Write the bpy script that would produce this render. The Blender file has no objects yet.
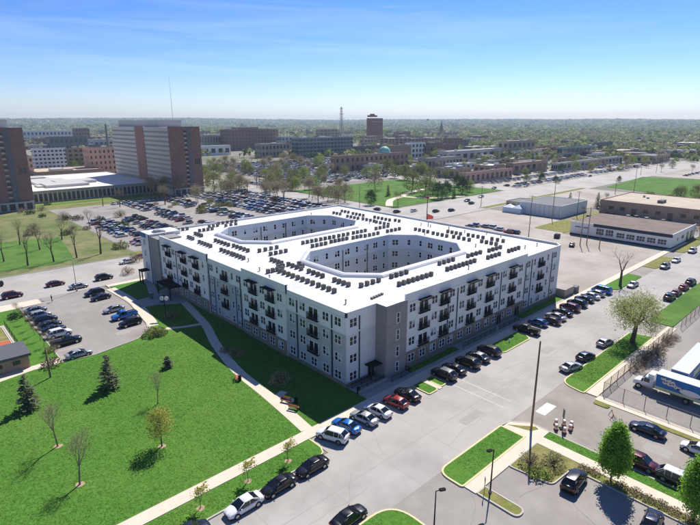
import bpy, bmesh, math, random
import numpy as np
from mathutils import Vector, Matrix, noise as mnoise
random.seed(7); np.random.seed(7)
R = math.radians
sc = bpy.context.scene
col = sc.collection

# ------------------------------------------------------------------ camera
# world: X runs along the street, Y along the lawn facade, metres
FPX, HZ, CAMH, YAW = 505.0, 122.0, 44.0, R(47.4)
PITCH = math.atan((262.5 - HZ) / FPX)
FW = Vector((math.cos(YAW) * math.cos(PITCH), math.sin(YAW) * math.cos(PITCH), -math.sin(PITCH)))
RT = Vector((math.sin(YAW), -math.cos(YAW), 0))
UPV = RT.cross(FW)
cam_d = bpy.data.cameras.new('camera'); cam = bpy.data.objects.new('camera', cam_d); col.objects.link(cam)
cam.location = (0, 0, CAMH); cam.rotation_euler = FW.to_track_quat('-Z', 'Y').to_euler()
cam_d.sensor_width = 36; cam_d.lens = 36 * FPX / 700; cam_d.clip_end = 30000; cam_d.clip_start = 0.5
sc.camera = cam

# ------------------------------------------------------------------ light
SUN_AZ, SUN_EL = R(27.3), R(50)
SKY_IN, SKY_G, SKY_S, SKY_OUT = .13, 1.44, 1.12, (4.55, 4.15, 4.95)
world = bpy.data.worlds.new('World'); sc.world = world; world.use_nodes = True
wn, wl = world.node_tree.nodes, world.node_tree.links
wn.clear()
wo = wn.new('ShaderNodeOutputWorld'); bg = wn.new('ShaderNodeBackground'); sky = wn.new('ShaderNodeTexSky')
sky.sky_type = 'NISHITA'; sky.sun_disc = False; sky.sun_elevation = SUN_EL; sky.sun_rotation = R(90) - SUN_AZ
sky.altitude = 700; sky.air_density = 1.0; sky.dust_density = 0.25; sky.ozone_density = 4.0
bg.inputs['Strength'].default_value = 0.10
# thin cirrus, the same all round the sky
tc = wn.new('ShaderNodeTexCoord'); mp = wn.new('ShaderNodeMapping'); nz = wn.new('ShaderNodeTexNoise'); rp = wn.new('ShaderNodeValToRGB')
mp.inputs['Scale'].default_value = (1.3, 1.3, 16); mp.inputs['Rotation'].default_value = (R(5), R(-7), R(35)); mp.inputs['Location'].default_value = (.35, 0, .2)
nz.inputs['Scale'].default_value = 1.6; nz.inputs['Detail'].default_value = 7; nz.inputs['Roughness'].default_value = .58; nz.inputs['Distortion'].default_value = .6
rp.color_ramp.elements[0].position = .50; rp.color_ramp.elements[1].position = .85
rp.color_ramp.elements[0].color = (0, 0, 0, 1); rp.color_ramp.elements[1].color = (.28, .28, .28, 1)
mixc = wn.new('ShaderNodeMix'); mixc.data_type = 'RGBA'; mixc.inputs[7].default_value = (4.6, 5.0, 5.5, 1)
wl.new(tc.outputs['Generated'], mp.inputs[0]); wl.new(mp.outputs[0], nz.inputs['Vector']); wl.new(nz.outputs['Fac'], rp.inputs[0])
# deeper blue over the whole dome: contrast and saturation of the sky as the camera recorded it
k1 = wn.new('ShaderNodeVectorMath'); k1.operation = 'SCALE'; k1.inputs['Scale'].default_value = SKY_IN
gm = wn.new('ShaderNodeGamma'); gm.inputs[1].default_value = SKY_G
hs = wn.new('ShaderNodeHueSaturation'); hs.inputs['Saturation'].default_value = SKY_S
k2 = wn.new('ShaderNodeVectorMath'); k2.operation = 'MULTIPLY'; k2.inputs[1].default_value = SKY_OUT
wl.new(sky.outputs[0], k1.inputs[0]); wl.new(k1.outputs[0], gm.inputs[0]); wl.new(gm.outputs[0], hs.inputs['Color']); wl.new(hs.outputs[0], k2.inputs[0])
wl.new(rp.outputs[0], mixc.inputs[0]); wl.new(k2.outputs[0], mixc.inputs[6]); wl.new(mixc.outputs[2], bg.inputs['Color']); wl.new(bg.outputs[0], wo.inputs[0])

sd = bpy.data.lights.new('sun', 'SUN'); sun = bpy.data.objects.new('sun', sd); col.objects.link(sun)
sd.energy = 2.7; sd.angle = R(.5); sd.color = (1, .95, .87)
SUND = Vector((math.cos(SUN_AZ) * math.cos(SUN_EL), math.sin(SUN_AZ) * math.cos(SUN_EL), math.sin(SUN_EL)))
sun.rotation_euler = SUND.to_track_quat('Z', 'Y').to_euler(); sun.location = (0, 0, 200)
vs = sc.view_settings; vs.view_transform = 'Standard'; vs.look = 'None'; vs.exposure = 1.15; vs.gamma = 1
sc.render.engine = 'CYCLES'
cy = sc.cycles; cy.max_bounces = 5; cy.diffuse_bounces = 3; cy.glossy_bounces = 2; cy.transmission_bounces = 2; cy.volume_bounces = 0
cy.transparent_max_bounces = 6; cy.caustics_reflective = False; cy.caustics_refractive = False; cy.use_denoising = True; cy.sample_clamp_indirect = 4

# ------------------------------------------------------------------ helpers
def G(x, y, z=0.0):
    """a pixel of the 700 x 525 photograph to the point it meets on the level z"""
    d = FW + RT * ((x - 350) / FPX) - UPV * ((y - 262.5) / FPX)
    t = (z - CAMH) / d.z
    return Vector((d.x * t, d.y * t, z))
def c(r, g, b):
    f = lambda u: (u / 12.92 if u <= .04045 else ((u + .055) / 1.055) ** 2.4)
    return (f(r / 255), f(g / 255), f(b / 255), 1)

MATS = {}
def mat(name, colr, rough=.75, metal=0, var=0.0, vscale=.5, col2=None, bump=0.0, bscale=6, spec=.4, island=0.0, coat=0, detail=4, rand=0.0, c3=None, c3scale=.05, trans=0, wob=None):
    if name in MATS: return MATS[name]
    m = bpy.data.materials.new(name); m.use_nodes = True; MATS[name] = m
    N, L = m.node_tree.nodes, m.node_tree.links
    b = N['Principled BSDF']; b.inputs['Roughness'].default_value = rough; b.inputs['Metallic'].default_value = metal
    b.inputs['Specular IOR Level'].default_value = spec; b.inputs['Coat Weight'].default_value = coat
    if coat: b.inputs['Coat Roughness'].default_value = .06
    b.inputs['Base Color'].default_value = colr
    cur = None
    geo = None
    if var or col2 or bump or c3:
        geo = N.new('ShaderNodeNewGeometry')
    def noise(scale, det=4, rgh=.6):
        n = N.new('ShaderNodeTexNoise'); n.inputs['Scale'].default_value = scale; n.inputs['Detail'].default_value = det; n.inputs['Roughness'].default_value = rgh
        L.new(geo.outputs['Position'], n.inputs['Vector']); return n
    def mix(fac, a, bcol, mode='MIX'):
        x = N.new('ShaderNodeMix'); x.data_type = 'RGBA'; x.blend_type = mode
        if hasattr(fac, 'is_output'): L.new(fac, x.inputs[0])
        else: x.inputs[0].default_value = fac
        for i, v in ((6, a), (7, bcol)):
            if hasattr(v, 'is_output'): L.new(v, x.inputs[i])
            else: x.inputs[i].default_value = v
        return x.outputs[2]
    def ramp(f, lo, hi):
        r = N.new('ShaderNodeMapRange'); r.inputs['From Min'].default_value = lo; r.inputs['From Max'].default_value = hi
        L.new(f, r.inputs['Value']); return r.outputs[0]
    cur = colr
    if col2:
        cur = mix(ramp(noise(vscale, detail, .65).outputs['Fac'], .36, .64), cur, col2)
    if c3:
        cur = mix(ramp(noise(c3scale, 5, .6).outputs['Fac'], .48, .72), cur, c3)
    if var:
        v = ramp(noise(vscale * 3.1 if col2 else vscale, detail, .7).outputs['Fac'], .25, .75)
        mm = N.new('ShaderNodeMapRange'); mm.inputs['To Min'].default_value = 1 - var; mm.inputs['To Max'].default_value = 1 + var; L.new(v, mm.inputs['Value'])
        cur = mix(1.0, cur, mm.outputs[0], 'MULTIPLY')
    if island:
        g2 = N.new('ShaderNodeNewGeometry'); mm = N.new('ShaderNodeMapRange'); mm.inputs['To Min'].default_value = 1 - island; mm.inputs['To Max'].default_value = 1 + island
        L.new(g2.outputs['Random Per Island'], mm.inputs['Value']); cur = mix(1.0, cur, mm.outputs[0], 'MULTIPLY')
    if rand:
        oi = N.new('ShaderNodeObjectInfo'); mm = N.new('ShaderNodeMapRange'); mm.inputs['To Min'].default_value = 1 - rand; mm.inputs['To Max'].default_value = 1 + rand
        L.new(oi.outputs['Random'], mm.inputs['Value']); cur = mix(1.0, cur, mm.outputs[0], 'MULTIPLY')
    if hasattr(cur, 'is_output'): L.new(cur, b.inputs['Base Color'])
    if bump:
        bn = N.new('ShaderNodeBump'); bn.inputs['Strength'].default_value = 1; bn.inputs['Distance'].default_value = bump
        L.new(noise(bscale, 4).outputs['Fac'], bn.inputs['Height']); L.new(bn.outputs[0], b.inputs['Normal'])
    if trans:
        tr = N.new('ShaderNodeBsdfTranslucent'); ad = N.new('ShaderNodeMixShader'); ad.inputs[0].default_value = trans
        if hasattr(cur, 'is_output'): L.new(cur, tr.inputs[0])
        else: tr.inputs[0].default_value = cur
        L.new(b.outputs[0], ad.inputs[1]); L.new(tr.outputs[0], ad.inputs[2]); L.new(ad.outputs[0], N['Material Output'].inputs[0])
    return m

class MB:
    def __init__(s): s.v = []; s.f = []; s.m = []
    def quad(s, *p, m=0):
        n = len(s.v); s.v += [tuple(q) for q in p]; s.f.append(tuple(range(n, n + len(p)))); s.m.append(m)
    def box(s, x0, x1, y0, y1, z0, z1, m=0, mt=None):
        n = len(s.v)
        s.v += [(x0, y0, z0), (x1, y0, z0), (x1, y1, z0), (x0, y1, z0), (x0, y0, z1), (x1, y0, z1), (x1, y1, z1), (x0, y1, z1)]
        for k, q in enumerate(((3, 2, 1, 0), (4, 5, 6, 7), (0, 1, 5, 4), (1, 2, 6, 5), (2, 3, 7, 6), (3, 0, 4, 7))):
            s.f.append(tuple(n + i for i in q)); s.m.append(mt if (mt is not None and k == 1) else m)
        return s
    def prism(s, poly, z0, z1, m=0, mt=None):
        a = sum(poly[i][0] * poly[(i + 1) % len(poly)][1] - poly[(i + 1) % len(poly)][0] * poly[i][1] for i in range(len(poly)))
        if a < 0: poly = poly[::-1]
        n = len(s.v); k = len(poly)
        s.v += [(p[0], p[1], z0) for p in poly] + [(p[0], p[1], z1) for p in poly]
        for i in range(k):
            j = (i + 1) % k; s.f.append((n + i, n + j, n + k + j, n + k + i)); s.m.append(m)
        s.f.append(tuple(range(n + k, n + 2 * k))); s.m.append(m if mt is None else mt)
        s.f.append(tuple(range(n + k - 1, n - 1, -1))); s.m.append(m)
        return s
    def tube(s, p0, p1, r0, r1=None, k=6, m=0, caps=True):
        r1 = r0 if r1 is None else r1
        p0, p1 = Vector(p0), Vector(p1); d = p1 - p0
        if d.length < 1e-6: return s
        d.normalize(); a = d.orthogonal().normalized(); b = d.cross(a); n = len(s.v)
        for p, r in ((p0, r0), (p1, r1)):
            for i in range(k):
                t = 2 * math.pi * i / k; s.v.append(tuple(p + (a * math.cos(t) + b * math.sin(t)) * r))
        for i in range(k):
            j = (i + 1) % k; s.f.append((n + i, n + j, n + k + j, n + k + i)); s.m.append(m)
        if caps:
            s.f.append(tuple(range(n + k, n + 2 * k))); s.m.append(m); s.f.append(tuple(range(n + k - 1, n - 1, -1))); s.m.append(m)
        return s
    def bar(s, p0, p1, t, z0, z1, m=0, mt=None):
        """upright wall of thickness t along p0-p1"""
        p0, p1 = Vector((p0[0], p0[1])), Vector((p1[0], p1[1])); d = (p1 - p0).normalized(); n = Vector((-d.y, d.x)) * t / 2
        return s.prism([p0 + n, p0 - n, p1 - n, p1 + n], z0, z1, m, mt)
    def mesh(s, name, mats, smooth=False):
        me = bpy.data.meshes.new(name); me.from_pydata(s.v, [], s.f)
        for q in mats if isinstance(mats, (list, tuple)) else [mats]: me.materials.append(q)
        if len(me.polygons): me.polygons.foreach_set('material_index', s.m)
        if smooth: me.polygons.foreach_set('use_smooth', [True] * len(me.polygons))
        me.update(); return me
    def build(s, name, mats, parent=None, smooth=False, **k):
        return put(name, s.mesh(name, mats, smooth), parent, **k)

def put(name, me, parent=None, loc=(0, 0, 0), rz=0.0, scale=None, rot=None):
    o = bpy.data.objects.new(name, me); col.objects.link(o); o.location = loc
    o.rotation_euler = rot if rot is not None else (0, 0, rz)
    if scale is not None: o.scale = scale if hasattr(scale, '__len__') else (scale,) * 3
    if parent is not None: o.parent = parent
    return o
def tag(o, label=None, cat=None, group=None, kind=None):
    if label: o['label'] = label
    if cat: o['category'] = cat
    if group: o['group'] = group
    if kind: o['kind'] = kind
    return o
def thing(name, label, cat, loc=(0, 0, 0), rz=0.0, group=None, scale=None):
    o = bpy.data.objects.new(name, None); col.objects.link(o); o.location = loc; o.rotation_euler = (0, 0, rz)
    o.empty_display_size = .3
    if scale is not None: o.scale = (scale,) * 3
    return tag(o, label, cat, group)
def struct(name, mb, m, label=None, smooth=False):
    o = mb.build(name, m, None, smooth); o['kind'] = 'structure'
    if label: o['label'] = label
    return o
def sheet(name, poly, z, m, label=None):
    mb = MB(); mb.quad(*[(p[0], p[1], z) for p in ccw(poly)]); return struct(name, mb, m, label)
def ccw(poly):
    a = sum(poly[i][0] * poly[(i + 1) % len(poly)][1] - poly[(i + 1) % len(poly)][0] * poly[i][1] for i in range(len(poly)))
    return list(poly) if a > 0 else list(poly)[::-1]
def rect(x0, x1, y0, y1): return [(x0, y0), (x1, y0), (x1, y1), (x0, y1)]
def rounded(poly, r, n=5):
    """round the corners of a polygon"""
    out = []; k = len(poly); P = [Vector(p) for p in poly]
    for i in range(k):
        p, a, b = P[i], P[i - 1], P[(i + 1) % k]; rr = r[i] if hasattr(r, '__len__') else r
        if rr <= 0: out.append(p); continue
        da, db = (a - p).normalized(), (b - p).normalized(); rr = min(rr, (a - p).length * .48, (b - p).length * .48)
        p0, p1 = p + da * rr, p + db * rr
        for j in range(n + 1):
            t = j / n; out.append(p0 * (1 - t) ** 2 + p * 2 * t * (1 - t) + p1 * t * t)
    return out

# ------------------------------------------------------------------ materials
M = dict(
    grass=mat('grass', c(72, 116, 42), .95, col2=c(90, 134, 52), vscale=1.6, var=.4, bump=.10, bscale=3.0, detail=8, c3=c(98, 134, 56), c3scale=.07, spec=.1),
    grass_far=mat('grass_far', c(76, 112, 48), .95, col2=c(98, 130, 62), vscale=.12, var=.15, spec=.1),
    turf_dry=mat('turf_dry', c(112, 124, 62), .95, col2=c(146, 136, 88), vscale=.35, var=.25, spec=.1, bump=.08, bscale=2.5),
    brown_turf=mat('brown_turf', c(104, 116, 70), .95, col2=c(136, 132, 96), vscale=.13, var=.25, spec=.1, c3=c(84, 112, 52), c3scale=.035),
    concrete=mat('concrete', c(184, 176, 164), .85, col2=c(172, 165, 154), vscale=.22, var=.07, c3=c(158, 150, 140), c3scale=.09, detail=6),
    street=mat('street', c(178, 173, 166), .85, col2=c(169, 164, 157), vscale=.10, var=.07, c3=c(150, 146, 140), c3scale=.05, detail=7),
    lotgrey=mat('lotgrey', c(160, 154, 147), .85, col2=c(148, 142, 136), vscale=.15, var=.08, c3=c(136, 130, 124), c3scale=.07, detail=7),
    crossroad=mat('crossroad', c(158, 151, 141), .85, col2=c(148, 142, 132), vscale=.16, var=.09, c3=c(134, 126, 115), c3scale=.08, detail=7),
    beigelot=mat('beigelot', c(180, 171, 160), .9, col2=c(164, 156, 146), vscale=.06, var=.1, c3=c(150, 140, 126), c3scale=.03, detail=7),
    walk=mat('walk', c(222, 208, 186), .85, col2=c(212, 200, 180), vscale=.5, var=.06),
    kerb=mat('kerb', c(188, 182, 170), .8, var=.08, vscale=1.2),
    kerb_yellow=mat('kerb_yellow', c(216, 204, 136), .7, var=.12, vscale=1.5, col2=c(205, 195, 160)),
    paint=mat('paint_line', c(214, 210, 204), .7, var=.1, vscale=2),
    paint_y=mat('paint_yellow', c(206, 170, 60), .7, var=.1, vscale=2),
    ground=mat('ground', c(150, 144, 134), .95, col2=c(128, 128, 112), vscale=.011, var=.15, c3=c(96, 108, 74), c3scale=.004, spec=.1, detail=9),
    hills=mat('hills', c(112, 124, 92), .95, col2=c(138, 142, 114), vscale=.006, var=.25, spec=.05, detail=8),
    white_wall=mat('white_wall', c(230, 229, 225), .7, var=.025, vscale=.6),
    pale_wall=mat('pale_wall', c(210, 212, 213), .7, var=.025, vscale=.6),
    grey_wall=mat('grey_wall', c(176, 180, 180), .75, var=.03, vscale=.6),
    dark_panel=mat('dark_panel', c(146, 141, 138), .7, var=.05, vscale=.5),
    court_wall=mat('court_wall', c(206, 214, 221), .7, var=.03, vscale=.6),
    brickbase=mat('brick_base', c(158, 139, 120), .85, col2=c(130, 113, 98), vscale=2.2, var=.2, bump=.02, bscale=9),
    roofwhite=mat('roof_membrane', c(222, 222, 219), .6, var=.03, vscale=.12, c3=c(198, 196, 190), c3scale=.10),
    roofwhite2=mat('roof_far', c(228, 224, 218), .7, var=.08, vscale=.1),
    trim=mat('white_trim', c(236, 238, 238), .5),
    glass=mat('glass', (.012, .015, .02, 1), .12, spec=.35, rand=.5),
    glass_far=mat('glass_far', (.03, .035, .045, 1), .15, spec=.6, rand=.5),
    black=mat('black_metal', (.010, .010, .011, 1), .8, spec=.15),
    navy=mat('navy_trim', c(38, 48, 70), .6),
    blue=mat('blue_panel', c(52, 96, 150), .6),
    steel=mat('steel', c(150, 152, 152), .45, .6),
    ac=mat('condenser', c(104, 101, 98), .6, var=.2, vscale=3, rand=.25),
    ac_top=mat('condenser_grille', (.07, .068, .066, 1), .6),
    wood=mat('wood_pole', c(122, 102, 84), .9, var=.25, vscale=2.5),
    bark=mat('bark', c(92, 78, 66), .95, var=.3, vscale=4),
    bark_pale=mat('bark_pale', c(142, 126, 108), .95, var=.25, vscale=4),
    rust=mat('rust_fence', c(150, 92, 60), .8, var=.2, vscale=2),
    tyre=mat('tyre', (.012, .012, .012, 1), .85), rim=mat('rim', c(176, 178, 180), .3, .8),
    carglass=mat('car_glass', (.008, .01, .013, 1), .05, spec=.8), lamp_w=mat('headlight', c(226, 230, 232), .15), lamp_r=mat('taillight', c(150, 18, 16), .25),
    brick=mat('brick', c(152, 120, 108), .9, col2=c(136, 104, 94), vscale=.6, var=.15),
    brick2=mat('brick_brown', c(172, 146, 126), .9, col2=c(154, 130, 112), vscale=.5, var=.15),
    tan=mat('tan_wall', c(176, 156, 132), .9, var=.1, vscale=.3), stone=mat('stone', c(164, 156, 146), .9, var=.1, vscale=.3),
    greywall=mat('grey_far', c(184, 183, 182), .85, var=.08, vscale=.3), darkwall=mat('dark_far', c(110, 112, 114), .8, var=.1, vscale=.3),
    tealglass=mat('teal_glass', c(110, 132, 140), .25, var=.2, vscale=.4, spec=.7), rooftan=mat('roof_tan', c(196, 182, 160), .9, var=.1, vscale=.12, col2=c(180, 168, 150)),
    roofgravel=mat('roof_gravel', c(132, 118, 106), .95, col2=c(112, 102, 96), vscale=.35, var=.15, c3=c(146, 116, 98), c3scale=.12),
    roofgrey=mat('roof_grey', c(120, 120, 120), .9, var=.12, vscale=.1), salmon=mat('salmon', c(196, 160, 140), .85, var=.1, vscale=.3),
    brick_red=mat('brick_red', c(158, 92, 82), .9, col2=c(140, 80, 72), vscale=.4, var=.12),
    verdigris=mat('verdigris', c(120, 180, 168), .6, var=.1, vscale=.5), court=mat('clay_court', c(188, 100, 66), .9, var=.08, vscale=.4), 
    mulch=mat('mulch', c(176, 152, 124), .95, var=.2, vscale=3),
)
LEAF = dict(
    maple=mat('leaf_maple', c(134, 180, 66), .6, island=.45, trans=.55, spec=.3),
    willow=mat('leaf_willow', c(176, 184, 112), .7, island=.35, trans=.35, spec=.2),
    yellow=mat('leaf_yellow', c(180, 180, 92), .7, island=.35, trans=.35, spec=.2),
    bud=mat('leaf_bud', c(164, 150, 124), .8, island=.3, trans=.25, spec=.2),
    olive=mat('leaf_olive', c(128, 134, 80), .8, island=.4, trans=.3, spec=.2),
    dark=mat('leaf_dark', c(70, 96, 56), .8, island=.4, trans=.2, spec=.2),
    fir=mat('needles', c(114, 124, 94), .85, island=.35, trans=.1, spec=.2),
    spring=mat('leaf_spring', c(146, 162, 84), .8, island=.4, trans=.3, spec=.2),
    brown=mat('leaf_brown', c(146, 130, 108), .85, island=.35, trans=.2, spec=.1),
    grass=mat('grass_blade', c(108, 150, 62), .8, island=.42, trans=.4, spec=.1, col2=c(126, 160, 74), vscale=.28, c3=c(142, 156, 84), c3scale=.075),
    wood1=mat('leaf_forest', c(140, 154, 92), .9, island=.42, trans=.3, spec=.1, rand=0, ),
    wood2=mat('leaf_forest_pale', c(182, 182, 134), .9, island=.4, trans=.3, spec=.1),
    wood3=mat('leaf_forest_brown', c(160, 148, 128), .9, island=.35, trans=.3, spec=.1),
)
# ------------------------------------------------------------------ ground, roads, lawns
def hill_h(x, y):
    r = math.hypot(x, y)
    t = min(1, max(0, (r - 3800) / 4200)); t = t * t * (3 - 2 * t)
    n = mnoise.fractal(Vector((x / 2600, y / 2600, 3.3)), 1, 2, 4)
    th = math.atan2(y, x) - YAW
    return t * (50 + 30 * n + 16 * abs(th))
mb = MB(); nr, nt = 24, 220
for i in range(nr + 1):
    r = 3800 + 5000 * i / nr
    for j in range(nt + 1):
        a = YAW + R(-75 + 150 * j / nt); x, y = r * math.cos(a), r * math.sin(a); mb.v.append((x, y, hill_h(x, y) - .4))
for i in range(nr):
    for j in range(nt):
        q = i * (nt + 1) + j; mb.f.append((q, q + nt + 1, q + nt + 2, q + 1)); mb.m.append(0)
struct('hills', mb, M['hills'], 'wooded hills along the horizon', True)
mb = MB(); k = 96
mb.quad(*[(9200 * math.cos(2 * math.pi * i / k), 9200 * math.sin(2 * math.pi * i / k), -.06) for i in range(k)])
struct('ground', mb, M['ground'])

def pad(name, poly, m, z1=.12, label=None, z0=-.05):
    mb = MB(); mb.prism([tuple(p) for p in poly], z0, z1); return struct(name, mb, m, label)
def kerbline(pts, m=None, t=.2, z=.15, closed=False, name='kerb'):
    mb = MB(); pts = [Vector((p[0], p[1])) for p in pts]
    if closed: pts = pts + [pts[0]]
    # mitred ribbon
    L, Rr = [], []
    n = len(pts)
    for i, p in enumerate(pts):
        a = (pts[i] - pts[i - 1]) if i > 0 else ((pts[0] - pts[-2]) if closed else pts[1] - pts[0])
        b = (pts[i + 1] - pts[i]) if i < n - 1 else ((pts[1] - pts[0]) if closed else pts[-1] - pts[-2])
        a.normalize(); b.normalize(); tdir = (a + b)
        tdir = tdir.normalized() if tdir.length > 1e-4 else b
        nn = Vector((-tdir.y, tdir.x)); s = t / 2 / max(.4, nn.dot(Vector((-b.y, b.x))))
        L.append(p + nn * s); Rr.append(p - nn * s)
    for i in range(n - 1):
        mb.quad((*L[i], z), (*Rr[i], z), (*Rr[i + 1], z), (*L[i + 1], z))
        mb.quad((*L[i], -.05), (*L[i], z), (*L[i + 1], z), (*L[i + 1], -.05))
        mb.quad((*Rr[i], z), (*Rr[i], -.05), (*Rr[i + 1], -.05), (*Rr[i + 1], z))
    return struct(name, mb, m or M['kerb'])
def ribbon(name, pts, w, z, m, label=None):
    """flat path following points"""
    P = [Vector(p) for p in pts]; Q = []
    for i in range(len(P) - 1):
        a = P[max(0, i - 1)]; b, c2 = P[i], P[i + 1]; d = P[min(len(P) - 1, i + 2)]
        for k in range(6):
            t = k / 6; Q.append(.5 * ((2 * b) + (c2 - a) * t + (2 * a - 5 * b + 4 * c2 - d) * t * t + (3 * b - a - 3 * c2 + d) * t ** 3))
    Q.append(P[-1]); mb = MB(); Ls, Rs = [], []
    for i, p in enumerate(Q):
        d = (Q[min(i + 1, len(Q) - 1)] - Q[max(i - 1, 0)]).normalized(); n = Vector((-d.y, d.x)) * w / 2; Ls.append(p + n); Rs.append(p - n)
    for i in range(len(Q) - 1):
        mb.quad((*Rs[i], z), (*Rs[i + 1], z), (*Ls[i + 1], z), (*Ls[i], z))
    return struct(name, mb, m, label)

# main street with pull-in bays
sheet('street', [(-120, 33.3), (700, 33.3), (700, 46.3), (141, 46.3), (141, 50.5), (38.5, 50.5), (38.5, 46.3), (-120, 46.3)], 0, M['street'], 'wide pale street in front of the apartments')
sheet('parking_lot', rect(0, 60.2, -60, 33.3), -.01, M['lotgrey'], 'car park entered from the street')
sheet('cross_street', [(65.6, -80), (80.6, -80), (80.6, 30), (82, 33.27), (62.5, 33.27), (65.6, 30.5)], .006, M['crossroad'], 'side street leading off the main street')
sheet('painted_marking', rect(69.2, 73.1, 30.5, 32.1), .012, M['paint'], 'white painted block at the mouth of the side street')
for q in ([(66.5, 36.2), (66.62, 36.2), (66.62, 45.8), (66.5, 45.8)], [(69.0, 36.2), (69.12, 36.2), (69.12, 45.8), (69.0, 45.8)]):
    sheet('crosswalk_line', q, .008, M['paint'])
# bay lines
for x in [42.5, 45.8, 49.0, 52.3, 55.8, 59.2, 68.9, 72.3, 76.6, 80.1, 98.3, 101.4, 107, 111.1, 115, 119.3, 123.9, 128.1, 131.2, 134.2, 138]:
    sheet('bay_line', rect(x, x + .1, 46.6, 50.3), .005, M['paint'])
# joints in the concrete street
for x in range(-20, 240, 9):
    sheet('joint', rect(x, x + .05, 33.4, 46.2), .003, M['lotgrey'])
sheet('joint', rect(-60, 240, 39.8, 39.87), .0031, M['lotgrey'])
# north side
pad('verge', rounded(rect(-120, 38.35, 46.4, 50.4), [0, 1.5, 0, 0]), M['grass'], .12, 'grass verge between footway and kerb')
pad('sidewalk', rect(-120, 220, 50.5, 52.5), M['walk'], .13)
kerbline([(-120, 46.32), (33, 46.32)], M['kerb']); kerbline([(33, 46.32), (36.9, 46.32), (37.9, 46.75), (38.42, 47.8), (38.42, 50.4)], M['kerb_yellow'])
kerbline([(38.5, 50.5), (141, 50.5)], M['kerb'], .16)
def island(poly, r, m, km=None, z=.13, name='grass_island'):
    p = rounded(poly, r); pad(name, p, m, z); kerbline(p, km or M['kerb'], .22, z + .03, True)
island(rect(60.9, 63.4, 46.6, 50.4), [.3, .8, 0, 0], M['grass'], M['kerb_yellow'])
pad('island_path', rect(63.5, 64.4, 46.5, 50.45), M['walk'], .12)
island(rect(64.5, 66.2, 46.9, 50.4), [.3, 1.2, 0, 0], M['grass'], M['kerb_yellow'])
island([(83.9, 50.4), (83.9, 46.6), (94.2, 46.6), (95.3, 48), (95.3, 50.4)], [0, 1.2, .5, .5, 0], M['grass'], M['kerb_yellow'])
pad('verge', rounded([(141.3, 50.4), (141.3, 46.5), (160, 46.5), (160, 50.4)], [0, 1.5, 1, 0]), M['grass'], .12)
pad('verge', rounded([(172, 50.4), (172, 46.5), (190, 46.5), (190, 50.4)], [0, 1.5, 1, 0]), M['turf_dry'], .12)
pad('verge', rounded([(201, 52), (201, 46.5), (260, 46.5), (260, 50.6), (235, 50.6)], [0, 1.5, 1, 0, 0]), M['turf_dry'], .125)
# south side
isl = rounded([(46.4, 29.7), (61.6, 29.7), (61.6, 33.6), (46.4, 33.6)], [.4, .2, .2, 3.4], 8)
pad('grass_island', isl, M['grass'], .13); kerbline(isl, M['kerb_yellow'], .26, .16, True)
pad('sidewalk', [(46.6, 27.9), (61.7, 27.9), (61.7, -80), (63.6, -80), (63.6, 27.9), (65.6, 27.9), (65.6, 31), (63.6, 33.3), (61.8, 33.3), (61.8, 29.6), (46.6, 29.6)], M['walk'], .12)
pad('grass_patch', [(62.6, 33), (65.2, 29.9), (64.9, 29.3), (63.7, 29.8)], M['turf_dry'], .15)
pad('verge', rect(63.65, 65.5, -80, 27.85), M['grass'], .13, 'grass verge beside the side street')
kerbline([(65.6, -80), (65.6, 31), (63.6, 33.35), (61.7, 33.65)], M['kerb'], .2)
bed = [(54.3, 27.85), (61.65, 27.85), (61.65, -80), (59.9, -80), (59.9, 22.0), (55.0, 22.3)]
pad('planting_bed', rounded(bed, [.3, 0, 0, 0, .8, .8]), M['turf_dry'], .11, 'dry grass planting bed round the car park'); kerbline(rounded(bed, [.3, 0, 0, 0, .8, .8])[::1], M['kerb'], .18, .15, True)
si = rounded(rect(46.8, 48.5, 22.4, 27.8), [.8, .8, .1, .1]); pad('grass_island', si, M['turf_dry'], .13); kerbline(si, M['kerb'], .2, .17, True)
ib = rounded([(20, 20), (38, 20), (38, 33.9), (20, 33.9)], [0, 0, 3.6, 0], 8); pad('grass_island', ib, M['grass'], .13); kerbline(ib, M['kerb_yellow'], .26, .16, True)
gr = rounded([(80.3, 29.3), (114, 29.2), (113.2, 33.6), (81.2, 33.6)], [.6, .5, 1.0, 2.8], 7)
pad('grass_strip', gr, M['grass'], .12, 'grass strip under the spreading tree'); kerbline(gr, M['kerb_yellow'], .24, .15, True)
pad('sidewalk', [(80.8, 27.3), (123, 27.3), (123, 29.1), (80.8, 29.1)], M['walk'], .1)
pad('sidewalk', rect(79.7, 81.4, -80, 27.2), M['walk'], .09); pad('verge', rounded(rect(78.6, 79.6, 8, 18.5), .4), M['turf_dry'], .1)
pad('verge', rounded(rect(78.3, 79.6, 24.6, 27), .5), M['turf_dry'], .12)
pad('grass_strip', rounded(rect(123.5, 230, 28.2, 33.4), [.3, 0, 0, 1.2]), M['grass_far'], .12)
sheet('truck_yard', rect(81.5, 300, -80, 27.2), .0, M['lotgrey'], 'concrete yard behind the wire fence')
# building side
pad('forecourt', rect(52.2, 128, 52.55, 58), M['concrete'], .11)
pad('grass_strip', rect(64.6, 79, 53.5, 55.2), M['grass'], .15); pad('grass_strip', rect(103.5, 126, 53.3, 55.5), M['grass'], .15)
sheet('concrete_apron', rect(98, 330, 26.5, 53), -.025, M['crossroad'])
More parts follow.
